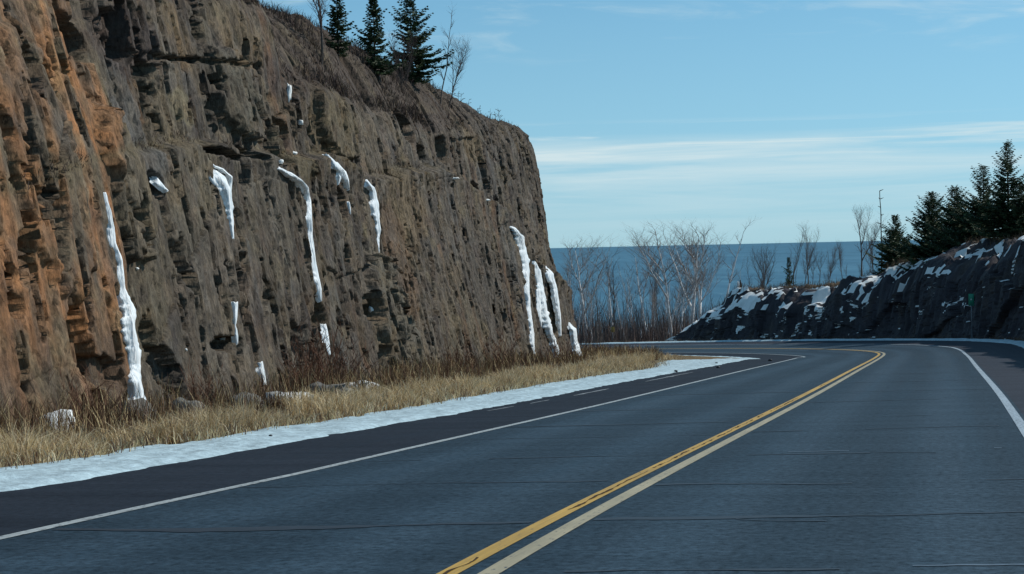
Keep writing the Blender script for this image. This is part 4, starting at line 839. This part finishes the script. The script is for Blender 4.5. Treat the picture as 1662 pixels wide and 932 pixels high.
def bare_tree_meshes(seed, h, fork=1, lean=0.1, r0=0.09, twigs=1.0, spread=0.5, crown_from=0.35):
    rr = random.Random(seed); tr = []; br = []
    def rnd3(s_): return np.array([rr.gauss(0, s_), rr.gauss(0, s_), rr.gauss(0, s_ * 0.5)])
    def twig(p, d, L, rad, lvl):
        n_ = 4 if lvl < 2 else 3; q = p.copy(); dd = d.copy()
        for i in range(n_):
            dd = dd + rnd3(0.16) + np.array([0, 0, 0.10]); dd /= np.linalg.norm(dd); q2 = q + dd * L / n_
            br.append((q, q2, rad * (1 - 0.75 * i / n_), rad * (1 - 0.75 * (i + 1) / n_)))
            if lvl < 3:
                for _ in range(rr.choice([1, 2, 2]) if lvl < 2 else rr.choice([0, 1, 1])):
                    sd = rnd3(1.0); sd /= np.linalg.norm(sd); nd = dd * 0.75 + sd * 0.75; nd[2] = abs(nd[2]) * 0.8 + 0.15; nd /= np.linalg.norm(nd)
                    twig(q2, nd, L * rr.uniform(0.35, 0.6), rad * 0.5 * (1 - 0.5 * i / n_), lvl + 1)
            q = q2
    def stem(p, d, L, rad, lvl):
        n_ = 9; q = p.copy(); dd = d / np.linalg.norm(d); a0 = rr.uniform(0, 6.28)
        for i in range(n_):
            dd = dd + rnd3(0.055) + np.array([0, 0, 0.03]); dd /= np.linalg.norm(dd); q2 = q + dd * L / n_
            tr.append((q, q2, rad * (1 - 0.86 * i / n_), rad * (1 - 0.86 * (i + 1) / n_)))
            if i / n_ >= crown_from - 0.01 or lvl > 0:
                for _ in range(rr.choice([1, 2, 2])):
                    if rr.random() > twigs: continue
                    az_ = rr.uniform(0, 6.28); nd = np.array([math.cos(az_) * spread, math.sin(az_) * spread, rr.uniform(0.3, 0.9)]) + dd * 0.5; nd /= np.linalg.norm(nd)
                    twig(q2, nd, h * rr.uniform(0.10, 0.22) * (1.15 - 0.5 * i / n_), rad * 0.32 * (1 - 0.6 * i / n_) + 0.004, 1)
            if lvl == 0 and fork and i in ((3, 4, 5) if fork == 1 else (2, 3, 4, 5, 6)) and rr.random() < (0.6 if fork == 1 else 0.75):
                az_ = rr.uniform(0, 6.28); nd = dd + np.array([math.cos(az_), math.sin(az_), 0.1]) * 0.55
                stem(q2, nd, L * (1 - i / n_) * rr.uniform(0.75, 0.95), rad * (1 - 0.86 * i / n_) * 0.75, 1)
            q = q2
    az_ = rr.uniform(0, 6.28)
    stem(np.zeros(3) - np.array([0, 0, 0.2]), np.array([math.cos(az_) * lean, math.sin(az_) * lean, 1.0]), h, r0, 0)
    return tubes(tr, 6), tubes(br, 3)
def bare_tree(name, seed, h, matT, matB, **kw):
    (v1, f1), (v2, f2) = bare_tree_meshes(seed, h, **kw); e = empty(name, (0, 0, 0))
    mesh_np('trunk', v1, f1, matT, e, smooth=True); tag(mesh_np('branches', v2, f2, matB, e), kind='stuff'); return e
def spruce_meshes(seed, h, rad, dens=1.0, lopsided=0.0, bare=0.08):
    rr = np.random.default_rng(seed)
    n_ = 10; bx, by = 0.02 * h * rr.standard_normal(2)
    zt = np.linspace(-0.25, h, n_ + 1); xs = bx * (zt / h) * 0.5; P_ = np.stack([xs, by * (zt / h) * 0.5, zt], -1); r0 = 0.018 * h + 0.01
    tr = [(P_[i], P_[i + 1], r0 * (1 - 0.93 * i / n_), r0 * (1 - 0.93 * (i + 1) / n_)) for i in range(n_)]
    br = []; bs, tp, wd, cl_ = [], [], [], []
    z = bare * h
    while z < 0.985 * h:
        f = z / h; R = rad * (1 - f) ** 0.9 * (0.72 + 0.5 * rr.random()) + 0.05 * rad; nb = max(3, int((7 if f < 0.6 else 5) * dens)); a0 = rr.uniform(0, 6.28)
        for j in range(nb):
            if rr.random() < 0.2: continue
            a_ = a0 + j * 2 * math.pi / nb + rr.normal(0, 0.28); L = R * rr.uniform(0.62, 1.16) * (1 + lopsided * math.cos(a_)); 
            L *= 1 + 0.45 * float(vn(np.array([a_ * 1.1]), np.array([z / h * 7.0]), seed)[0])
            if rr.random() < 0.08: L *= 1.25
            dr = np.array([math.cos(a_), math.sin(a_), 0]); el = lerp(-0.20, 0.75, f ** 1.3) + rr.normal(0, 0.08); sag = 0.22 * (1 - f)
            root = np.array([bx * f * .5, by * f * .5, z]); m_ = max(5, int(L / (0.055 * h / 5 + 0.035)))
            q = np.linspace(0, 1, m_); pts_ = root + dr * (q * L)[:, None] + np.array([0, 0, 1]) * ((q * el - sag * q * (1 - q) * 1.6 + 0.16 * q ** 3) * L)[:, None]
            br.append((pts_[0], pts_[m_ // 2], 0.012 * h / 5 + 0.004, 0.008)); br.append((pts_[m_ // 2], pts_[-1], 0.008, 0.003))
            sd = np.array([-dr[1], dr[0], 0])
            for i in range(1, m_):
                u_ = q[i]; sl = (0.10 + 0.20 * L * (1 - u_ * 0.75)) * rr.uniform(0.6, 1.2)
                for sgn in (-1, 1, 0):
                    for _ in range(2):
                        v = dr * rr.uniform(0.35, 0.9) + sd * sgn * rr.uniform(0.6, 1.1) + np.array([0, 0, rr.uniform(-0.40, 0.12)]); v /= np.linalg.norm(v)
                        ln_ = sl * (0.75 if sgn == 0 else 1.0)
                        bs.append(pts_[i]); tp.append(pts_[i] + v * ln_); wd.append(0.030 + 0.028 * rr.random()); cl_.append(rr.uniform(0.55, 1.25))
        z += h * rr.uniform(0.022, 0.040) * (1.15 - 0.35 * f) / max(dens, 0.7)
    bs, tp, wd, cl_ = map(np.array, (bs, tp, wd, cl_)); d = tp - bs; L_ = np.linalg.norm(d, axis=1, keepdims=True); d = d / L_
    sdv = np.cross(d, rr.standard_normal(d.shape)); sdv /= np.linalg.norm(sdv, axis=1, keepdims=True); w_ = (wd * np.clip(L_[:, 0] / 0.25, 0.5, 1.6))[:, None]
    mid = bs + d * L_ * 0.45
    V = np.stack([bs, mid - sdv * w_, tp, mid + sdv * w_], 1).reshape(-1, 3); F = np.arange(len(V)).reshape(-1, 4)
    g = np.array([.045, .075, .034]) * cl_[:, None] * np.array([1, 1, 1]) + np.clip(cl_ - 1.0, 0, 1)[:, None] * np.array([.05, .05, .012])
    return tubes(tr, 6), tubes(br, 3), (V, F, np.repeat(g, 4, 0))
def spruce(name, seed, h, rad, **kw):
    (v1, f1), (v2, f2), (v3, f3, c3) = spruce_meshes(seed, h, rad, **kw); e = empty(name, (0, 0, 0))
    mesh_np('trunk', v1, f1, M['sprucebark'], e, smooth=True); tag(mesh_np('branches', v2, f2, M['sprucebark'], e), kind='stuff'); tag(mesh_np('crown', v3, f3, M['needles'], e, col=c3), kind='stuff'); return e
def hill_top(px, d):
    """highest ground of the cliff mesh below the sky at depth d on the column of a pixel"""
    X, Y, _ = at(px, 60, d); r_ = bvh.ray_cast(Vector((X, Y, 60)), Vector((0, 0, -1))); return np.array([X, Y, r_[0].z if r_[0] is not None else 5.0])

def on_outcrop(px, w):
    ss_ = np.arange(92, 170, 0.1); q = road(ss_, w); x_ = proj(q)[0]; i = int(np.abs(x_ - px).argmin()); X, Y = q[i, :2]; z = top_of_outcrop(X, Y)
    return X, Y, (z if z is not None else ground_z(X, Y)), (np.array([X, Y, 0]) - cam_p) @ cam_f
# spruces on the right-hand outcrop: base and top pixel, depth
for j, (px, pt_, pb, d, rf, seed, lop, lab) in enumerate([
    (1641, 230, 412, 112, 0.36, 31, 0.0, 'tallest dark spruce at the right edge above the outcrop'), (1600, 268, 412, 114, 0.42, 32, -0.25, 'ragged spruce leaning out just left of the tallest spruce'),
    (1662, 300, 415, 108, 0.42, 38, 0.0, 'spruce half cut off by the right edge of the view'),
    (1553, 303, 420, 118, 0.46, 33, 0.1, 'broad spruce in the middle of the row above the outcrop'), (1516, 312, 426, 121, 0.48, 34, -0.1, 'open branched spruce left of the broad one in the row'),
    (1457, 350, 440, 127, 0.44, 35, 0.0, 'small dense spruce beside the bare dark snag'), (1283, 417, 466, 146, 0.20, 36, 0.0, 'tiny sapling spruce among bare stems above the outcrop'), (1578, 345, 412, 117, 0.45, 37, 0.0, 'low bushy spruce filling the gap in the row')]):
    X, Y, zb, d = on_outcrop(px, [12.6, 13.4, 13.0, 12.8, 12.5, 13.4, 12.8, 14.0][j]); h = at(px, pt_, d)[2] - zb
    e = spruce('spruce_tree', seed, h, h * rf, lopsided=lop, dens=1.3 if px != 1283 else 0.8); e.location = (X, Y, float(zb)); tag(e, lab, 'spruce', 'spruces above the outcrop')
# trees on the left hillside
for j, (px, pt_, d, rf, seed, lab) in enumerate([(668, -8, 76, 0.36, 41, 'best lit full spruce on the brow of the left hillside'), (607, -4, 70, 0.30, 42, 'slim spruce left of the full spruce on the brow'),
                                                 (548, -30, 66, 0.20, 43, 'dark spruce at the top edge above the bare slope')]):
    Pq = hill_top(px, d); h = at(px, pt_, d)[2] - Pq[2]
    e = spruce('spruce_tree', seed, h, max(0.5, h * rf)); e.location = Pq.tolist(); tag(e, lab, 'spruce', 'spruces on the cliff top')
for j, (px, pt_, d, seed, lab, mt_, kw) in enumerate([
    (712, 18, 79, 51, 'leafless sapling right of the full spruce on the brow', 'bark', dict(fork=0, r0=0.035, lean=0.15, crown_from=0.2)),
    (722, 70, 80, 52, 'small leafless bush leaning out over the brow', 'bark', dict(fork=2, r0=0.03, lean=0.35, crown_from=0.1, spread=1.0)),
    (520, -45, 62, 54, 'bare tree with a drooping crown at the top edge', 'bark', dict(fork=2, r0=0.06, lean=0.2, crown_from=0.2)),
    (640, 60, 74, 55, 'bare shrub between the two brow spruces', 'bark', dict(fork=2, r0=0.03, lean=0.2, crown_from=0.1))]):
    Pq = hill_top(px, d); h = max(0.8, at(px, pt_, d)[2] - Pq[2])
    e = bare_tree('bare_tree', seed, h, M[mt_], M['darktwig'], **kw); e.location = Pq.tolist(); tag(e, lab, 'bare tree', 'leafless trees on the cliff top')
# leafless red-brown shrubs against the foot of the cliff
M['redtwig'] = simple('red_brown_stems', (0.14, 0.075, 0.05), 0.9, 0.1, 0.35, 3)
shrub0 = None
for j, (px, s_, w_, h, rz, lab) in enumerate([(470, 44, -12.0, 1.5, 0, 'biggest red brown shrub at the cliff foot under the long curved seep'), (440, 42.6, -11.6, 1.1, 1, 'red brown shrub left of the biggest one'), (500, 47, -12.1, 1.2, 2, 'red brown shrub right of the biggest one'),
                                              (130, 29, -10.9, 0.9, 3, 'low shrub at the foot of the rusty rock'), (690, 62, -12.6, 1.1, 4, 'shrub at the cliff foot right of the pale rounded rock'), (760, 69, -12.9, 1.2, 5, 'shrub at the cliff foot before the far seeps'), (270, 36, -11.6, 0.8, 2.5, 'low shrub right of the foot of the tall left seep'), (880, 82, -13.0, 1.1, 1.2, 'shrub among the feet of the far seeps')]):
    P = verge_pt(np.interp([s_], sv, np.arange(len(sv))), t_of_w(np.array([float(s_)]), np.array([w_])))[0]
    if shrub0 is None: shrub0 = e = empty('dead_shrub', (0, 0, 0)); _sv = []; _sf = []; off = 0; rk = random.Random(8)
    else: e = copy_tree(shrub0)
    if j == 0:
        for q in range(26):
            a_ = rk.uniform(0, 6.28); st_ = rk.uniform(0.1, 0.9); p = np.array([math.cos(a_) * 0.25 * rk.random(), math.sin(a_) * 0.25 * rk.random(), -0.1]); d = np.array([math.cos(a_) * st_, math.sin(a_) * st_, 1.0]); d /= np.linalg.norm(d); L_ = rk.uniform(0.6, 1.1); sg_ = []
            for i in range(5):
                d = d + np.array([rk.gauss(0, 0.12), rk.gauss(0, 0.12), 0.02]); d /= np.linalg.norm(d); p2 = p + d * L_ / 5; sg_.append((p, p2, 0.011 * (1 - i / 6), 0.011 * (1 - (i + 1) / 6)))
                for _ in range(2):
                    d2 = d + np.array([rk.gauss(0, 0.6), rk.gauss(0, 0.6), 0.2]); d2 /= np.linalg.norm(d2); sg_.append((p2, p2 + d2 * rk.uniform(0.12, 0.35), 0.006, 0.003))
                p = p2
            v, f = tubes(sg_, 3); _sv.append(v); _sf.append(f + off); off += len(v)
        tag(mesh_np('stems', np.vstack(_sv), np.vstack(_sf), M['redtwig'], e), kind='stuff')
    e.location = P.tolist(); e.rotation_euler = (0, 0, rz); e.scale = (h, h, h); tag(e, lab, 'shrub', 'leafless shrubs at the cliff foot')
# weeds in silhouette along the falling brow
rw = random.Random(5); tops = UHs([(735, 150), (750, 158), (765, 166), (778, 174), (792, 182), (803, 188), (815, 193), (828, 200)])
segs = []
for j in range(34):
    px = rw.uniform(728, 845); Pq = hill_top(px, rw.uniform(80, 88)); h = rw.uniform(0.2, 0.75) * (1.0 if px < 815 else 0.5); p = np.array(Pq) - [0, 0, 0.05]
    d = np.array([rw.gauss(0.1, 0.18), rw.gauss(0, 0.2), 1.0]); q = p + d / np.linalg.norm(d) * h; segs.append((p, q, 0.008, 0.005))
    for _ in range(5):
        b0 = p + (q - p) * rw.uniform(0.4, 1.0); b1 = b0 + np.array([rw.gauss(0, 0.09), rw.gauss(0, 0.09), rw.uniform(0.0, 0.1)]); segs.append((b0, b1, 0.006, 0.012))
v, f = tubes(segs, 3); tag(mesh_np('weed_stalks', v, f, M['darktwig']), 'thin dead weed stalks standing along the falling brow', 'weeds', kind='stuff')

# bare birches and thicket beyond the bend
protos = []
for j, kw in enumerate([dict(fork=1, lean=0.06, r0=0.12), dict(fork=2, lean=0.10, r0=0.14), dict(fork=0, lean=0.04, r0=0.10), dict(fork=1, lean=0.22, r0=0.11), dict(fork=0, lean=0.10, r0=0.09), dict(fork=2, lean=0.15, r0=0.12)]):
    protos.append((bare_tree('birch_tree', 70 + j, 10.0, M['birch'], M['paletwig'], crown_from=0.35, **kw), bare_tree('bare_tree', 90 + j, 10.0, M['bark'], M['darktwig'], crown_from=0.25, **kw)))
used = set()
def plant(proto, px, ptop, d, rz, lab, group, widen=1.0, cat='birch'):
    if d is None: X, Y, zb, d = on_outcrop(px, 13.0 + 2.5 * rz); tz = None
    else: X, Y, _ = at(px, 545, d); zb = ground_z(X, Y); tz = top_of_outcrop(X, Y)
    if tz is not None and tz > zb: zb = tz
    h = at(px, ptop, d)[2] - zb
    if proto.name in used: e = copy_tree(proto)
    else: e = proto; used.add(proto.name)
    e.location = (float(X), float(Y), float(zb)); k = float(h) / 10.0; e.scale = (k * widen, k * widen, k); e.rotation_euler = (0, 0, rz); tag(e, lab, cat, group); return e
B = 'birches beyond the bend'
for (k, px, pt_, d, rz, lab) in [
    (1, 952, 402, 178, 0.4, 'forked pale birch nearest the corner of the cliff'), (3, 962, 470, 172, 2.2, 'short crooked birch below the forked pale birch'), (2, 990, 412, 186, 0.2, 'slender dark topped birch between the two birch clumps'),
    (2, 1039, 418, 180, 1.0, 'straight slim birch at the left of the main clump'), (4, 1052, 412, 183, 2.4, 'second slim birch of the main clump'), (3, 1077, 425, 181, 4.1, 'leaning birch in the middle of the main clump'),
    (0, 1090, 378, 179, 5.2, 'tall leaning birch whose top rises above the lake horizon'), (1, 1122, 380, 182, 3.4, 'tall straight birch with a big fork to the right'), (5, 1140, 400, 185, 0.9, 'wide forked birch right of the tall straight one'),
    (4, 1165, 372, 198, 0.3, 'thin tall birch at the right of the main clump'), (0, 1104, 440, 176, 2.0, 'lower birch in front of the tall leaning one')]:
    plant(protos[k][0], px, pt_, d, rz, lab, B, 1.6)
rb = random.Random(9)
for j in range(40):
    px = rb.uniform(922, 1215); plant(protos[rb.choice([2, 4, 2, 4, 0, 3])][0 if rb.random() < 0.75 else 1], px, rb.uniform(425, 500), rb.uniform(172, 225), rb.uniform(0, 6.28),
                                      'one of the lesser bare trees crowded behind the road between cliff and outcrop', 'lesser bare trees beyond the bend', cat='bare tree')
for (k, b_, px, pt_, d, rz, lab) in [
    (1, 1, 1400, 345, 140, 0.5, 'bushy pale bare tree left of the dark snag'), (4, 1, 1290, 372, 152, 1.5, 'thin bare tree behind the sapling spruce'), (2, 1, 1270, 380, 155, 2.5, 'thin bare tree just left of the sapling spruce'), (0, 1, 1312, 378, 150, 3.1, 'bare tree right of the sapling spruce'),
    (2, 1, 1240, 412, 158, 4.4, 'purplish twiggy tree left of the sapling spruce'), (5, 1, 1345, 405, 148, 0.8, 'low bare tree between sapling spruce and snag'), (3, 1, 1372, 395, 146, 2.9, 'leaning bare tree left of the bushy pale one'), (1, 1, 1420, 370, 139, 1.9, 'bare tree touching the dark snag'),
    (4, 1, 1490, 400, 133, 0.4, 'thin bare tree between the small dense spruce and the row'), (2, 0, 1447, 400, 131, 0.9, 'slim pale tree in front of the small dense spruce')]:
    plant(protos[k][b_], px, pt_, None, rz, lab, 'bare trees behind the outcrop', cat='bare tree')
for j in range(16):
    plant(protos[rb.choice([2, 4, 0, 5, 3])][1], rb.uniform(1215, 1425), rb.uniform(405, 445), None, rb.uniform(0.1, 2.2), 'one of the low bare saplings along the crest between the white stub and the snag', 'low saplings behind the outcrop crest', cat='bare tree')
for pr in protos:
    for e in pr:
        if e.name not in used:
            for c in list(e.children): bpy.data.objects.remove(c)
            bpy.data.objects.remove(e)
# the dark snag: a bare dead pole with stubs
rs_ = random.Random(3); sg_ = []; p = np.array([0, 0, -0.2]); H_ = 6.0
for i in range(12):
    q = p + np.array([rs_.gauss(0, 0.025), rs_.gauss(0, 0.025), (H_ + 0.2) / 12]); sg_.append((p, q, 0.065 * (1 - 0.05 * i), 0.065 * (1 - 0.05 * (i + 1))))
    for _ in range(2 if i > 2 else 0):
        a_ = rs_.uniform(0, 6.28); L_ = rs_.uniform(0.1, 0.35); sg_.append((q, q + np.array([math.cos(a_) * L_, math.sin(a_) * L_, 0.08]), 0.03, 0.012))
    p = q
v, f = tubes(sg_, 6); X, Y, zb, d = on_outcrop(1434, 14.0)
o = mesh_np('snag', v, f, M['sprucebark'], smooth=True); o.location = (X, Y, zb); o.scale = (1, 1, (at(1434, 310, d)[2] - zb) / H_); tag(o, 'dead dark snag with broken stubs standing beside the small dense spruce', 'snag')
# broken white birch stub with a dark stem beside it, on the low end of the outcrop
X, Y, zb, d = on_outcrop(1199.5, 12.2); H_ = at(1199.5, 457, d)[2] - zb
v, f = tubes([((0, 0, -0.2), (0.03, 0, H_ * 0.5), 0.10, 0.09), ((0.03, 0, H_ * 0.5), (0.0, 0.02, H_ * 0.93), 0.09, 0.08), ((0.0, 0.02, H_ * 0.93), (0.05, 0.0, H_), 0.08, 0.03)], 8)
o = mesh_np('birch_stub', v, f, M['birch'], smooth=True); o.location = (X, Y, zb); tag(o, 'short broken white birch stub on the low end of the outcrop', 'stub')
v, f = tubes([((0, 0, -0.2), (0.02, 0, H_ * 0.6), 0.10, 0.085), ((0.02, 0, H_ * 0.6), (-0.04, 0, H_ * 1.22), 0.085, 0.03)], 7)
o = mesh_np('snag', v, f, M['sprucebark'], smooth=True); o.location = (X + 0.22, Y + 0.1, zb); tag(o, 'short dark dead stem against the white birch stub', 'stub')

# thicket: a mass of thin stems, beyond the bend and behind the outcrop
r = np.random.default_rng(17); n = 21000; px = r.uniform(900, 1240, n); d = r.uniform(166, 250, n); P = np.array([at(a, 545, b_) for a, b_ in zip(px, d)])
P[:, 2] = [ground_z(a, b_) for a, b_ in P[:, :2]]; k = np.array([top_of_outcrop(a, b_) is None for a, b_ in P[:, :2]]); P = P[k]; n = len(P)
THK = [(.14, .11, .10), (.10, .078, .075), (.20, .17, .15), (.085, .066, .065), (.14, .09, .07)]
tag(blades('thicket', P, r.uniform(0.6, 4.8, n) * r.uniform(0.25, 1.0, n) * (0.35 + 1.1 * np.clip(fbm(P[:, 0] * 0.18, P[:, 1] * 0.10, 631, 3) + 0.45, 0, 1)), r.uniform(0.02, 0.055, n), r.uniform(0.02, 0.4, n), pick(THK, n, r), M['twig'], 6, droop=0.1), 'brown purple mass of undergrowth between the road and the lake', 'thicket', kind='stuff')
n = 17000; ss = r.uniform(95, 163, n); L0 = np.interp(ss, so, Lsl[0]); jb = np.interp(ss, so, np.arange(len(so))).astype(int); bk = L0 + r.uniform(-0.1, 1.0, n) ** 1 * r.uniform(0.2, 9, n)
P = road(ss, wO[-1][jb] + bk); P[:, 2] = [top_of_outcrop(a, b_) or -99 for a, b_ in P[:, :2]]; P = P[P[:, 2] > -50]; n = len(P)
tag(blades('outcrop_brush', P, r.uniform(0.12, 0.60, n), r.uniform(0.012, 0.03, n), r.uniform(0.1, 0.7, n), pick([(.16, .115, .075), (.12, .082, .06), (.20, .15, .09), (.09, .066, .055)], n, r), M['twig'], 7), 'brown dead grass and brush along the top of the outcrop', 'brush', kind='stuff')
n = 9000; ss = r.uniform(80, 200, n); P = road(ss, r.uniform(7.2, 8.6, n)); P[:, 2] = [ground_z(a, b_) for a, b_ in P[:, :2]]
tag(blades('roadside_grass', P, r.uniform(0.1, 0.5, n), r.uniform(0.012, 0.028, n), r.uniform(0.1, 0.7, n), pick([(.16, .10, .075), (.13, .085, .06), (.21, .15, .10)], n, r), M['twig'], 8), 'brown dead grass at the foot of the outcrop and the far road edge', 'grass', kind='stuff')

# ------------------------------------------------------------------ signs
def box(x0, x1, y0, y1, z0, z1):
    return np.array([(x, y, z) for x in (x0, x1) for y in (y0, y1) for z in (z0, z1)], float), np.array([[0, 1, 3, 2], [4, 6, 7, 5], [0, 4, 5, 1], [2, 3, 7, 6], [0, 2, 6, 4], [1, 5, 7, 3]])
def plate(w, h, cz, r, y0, y1, n=5):
    """upright plate with rounded corners"""
    c = [(sx * (w / 2 - r) + r * math.cos(a), cz + sz * (h / 2 - r) + r * math.sin(a)) for sx, sz, a0 in ((1, 1, 0), (-1, 1, math.pi / 2), (-1, -1, math.pi), (1, -1, 1.5 * math.pi)) for a in (a0 + np.linspace(0, math.pi / 2, n))]
    m_ = len(c); V = [(x, y0, z) for x, z in c] + [(x, y1, z) for x, z in c] + [(0, y0, cz), (0, y1, cz)]
    q = np.array([[i, (i + 1) % m_, (i + 1) % m_ + m_, i + m_] for i in range(m_)]); t3 = np.array([[2 * m_, (i + 1) % m_, i] for i in range(m_)] + [[2 * m_ + 1, i + m_, (i + 1) % m_ + m_] for i in range(m_)])
    return np.array(V), [q, t3]
def part(name, vf, mat, parent): return mesh_np(name, vf[0], vf[1], mat, parent)
d = 112.5; X, Y, _ = at(1577.5, 548, d); zb = top_of_outcrop(X, Y); sgz = ground_z(X, Y); zb = sgz
sc_ = d / FPX; zt = at(1577.5, 477, d)[2] - zb; zbm = at(1577.5, 496.5, d)[2] - zb
e = empty('mile_marker_sign', (X, Y, zb), math.radians(-12)); tag(e, 'small upright green mile marker sign on a thin post before the outcrop', 'sign')
part('post', box(-0.025, 0.025, 0.0, 0.03, -0.4, zt - 0.05), M['steel'], e)
pn = part('panel', plate(9 * sc_, zt - zbm, (zt + zbm) / 2, 0.03, -0.012, -0.004), M['green'], e)
part('numeral', plate(0.075, 0.085, (zt + zbm) / 2 + 0.02, 0.03, -0.018, -0.0125), M['signwhite'], pn)
part('reflector', plate(0.09, 0.13, zbm - 0.33, 0.02, -0.010, -0.003), M['steel'], e)
d = 168.0; X, Y, _ = at(994.5, 548, d); zb = ground_z(X, Y); e = empty('roadside_marker', (X, Y, zb), math.radians(-2)); tag(e, 'small yellow roadside marker in front of the bare trees beyond the bend', 'sign')
zc = at(994.5, 535, d)[2] - zb
part('post', box(-0.03, 0.03, 0.0, 0.03, -0.4, zc + 0.1), M['steel'], e); part('panel', plate(0.27, 0.46, zc, 0.04, -0.012, -0.004), M['yellowsign'], e)

# ------------------------------------------------------------------ loose stones and clods
for j, (s_, w_, sz, lab) in enumerate([(41, -10.6, 0.42, 'pale grey boulder in the weeds below the pale rounded rock'), (36.5, -10.9, 0.30, 'flat grey stone in the weeds at the cliff foot'), (33.5, -10.9, 0.28, 'stone beside the brown shrubs at the cliff foot'), (38.5, -10.3, 0.22, 'small stone in front of the pale grey boulder'), (31, -11.0, 0.34, 'broken rock lying right of the foot of the tall left seep')]):
    i_ = np.interp([s_], sv, np.arange(len(sv))); P = verge_pt(i_, t_of_w(np.array([float(s_)]), np.array([w_])))[0]
    o = lump(700 + j, sz * 1.2, sz * 0.9, sz * 0.75, simple('boulder_stone_%d' % j, (.17, .165, .15), 0.9, 0.2, 0.3, 5, 0.5), 'fallen_rock', P + [0, 0, sz * 0.35], 12, 0.35, False); tag(o, lab, 'rock', 'fallen rocks at the cliff foot')
for j, (px, py, sz, lab) in enumerate([(1163, 591, 0.10, 'dark clod on the snow tip near the bend'), (1166, 597.5, 0.13, 'larger dark clod on the shoulder at the snow tip'), (1250, 586, 0.12, 'dark clod on the shoulder inside the bend'), (1097, 604, 0.08, 'small dark clod at the edge of the snow band'), (439, 711, 0.04, 'small pebble on the snow band near the camera')]):
    Y = y_of(px, py); P = at(px, py, Y); sz *= 0.65; o = lump(720 + j, sz, sz, sz * 0.6, M['tar'], 'dirt_clod', P + [0, 0, 0.03], 10, 0.35, False); tag(o, lab, 'clod', 'dirt clods by the road edge')
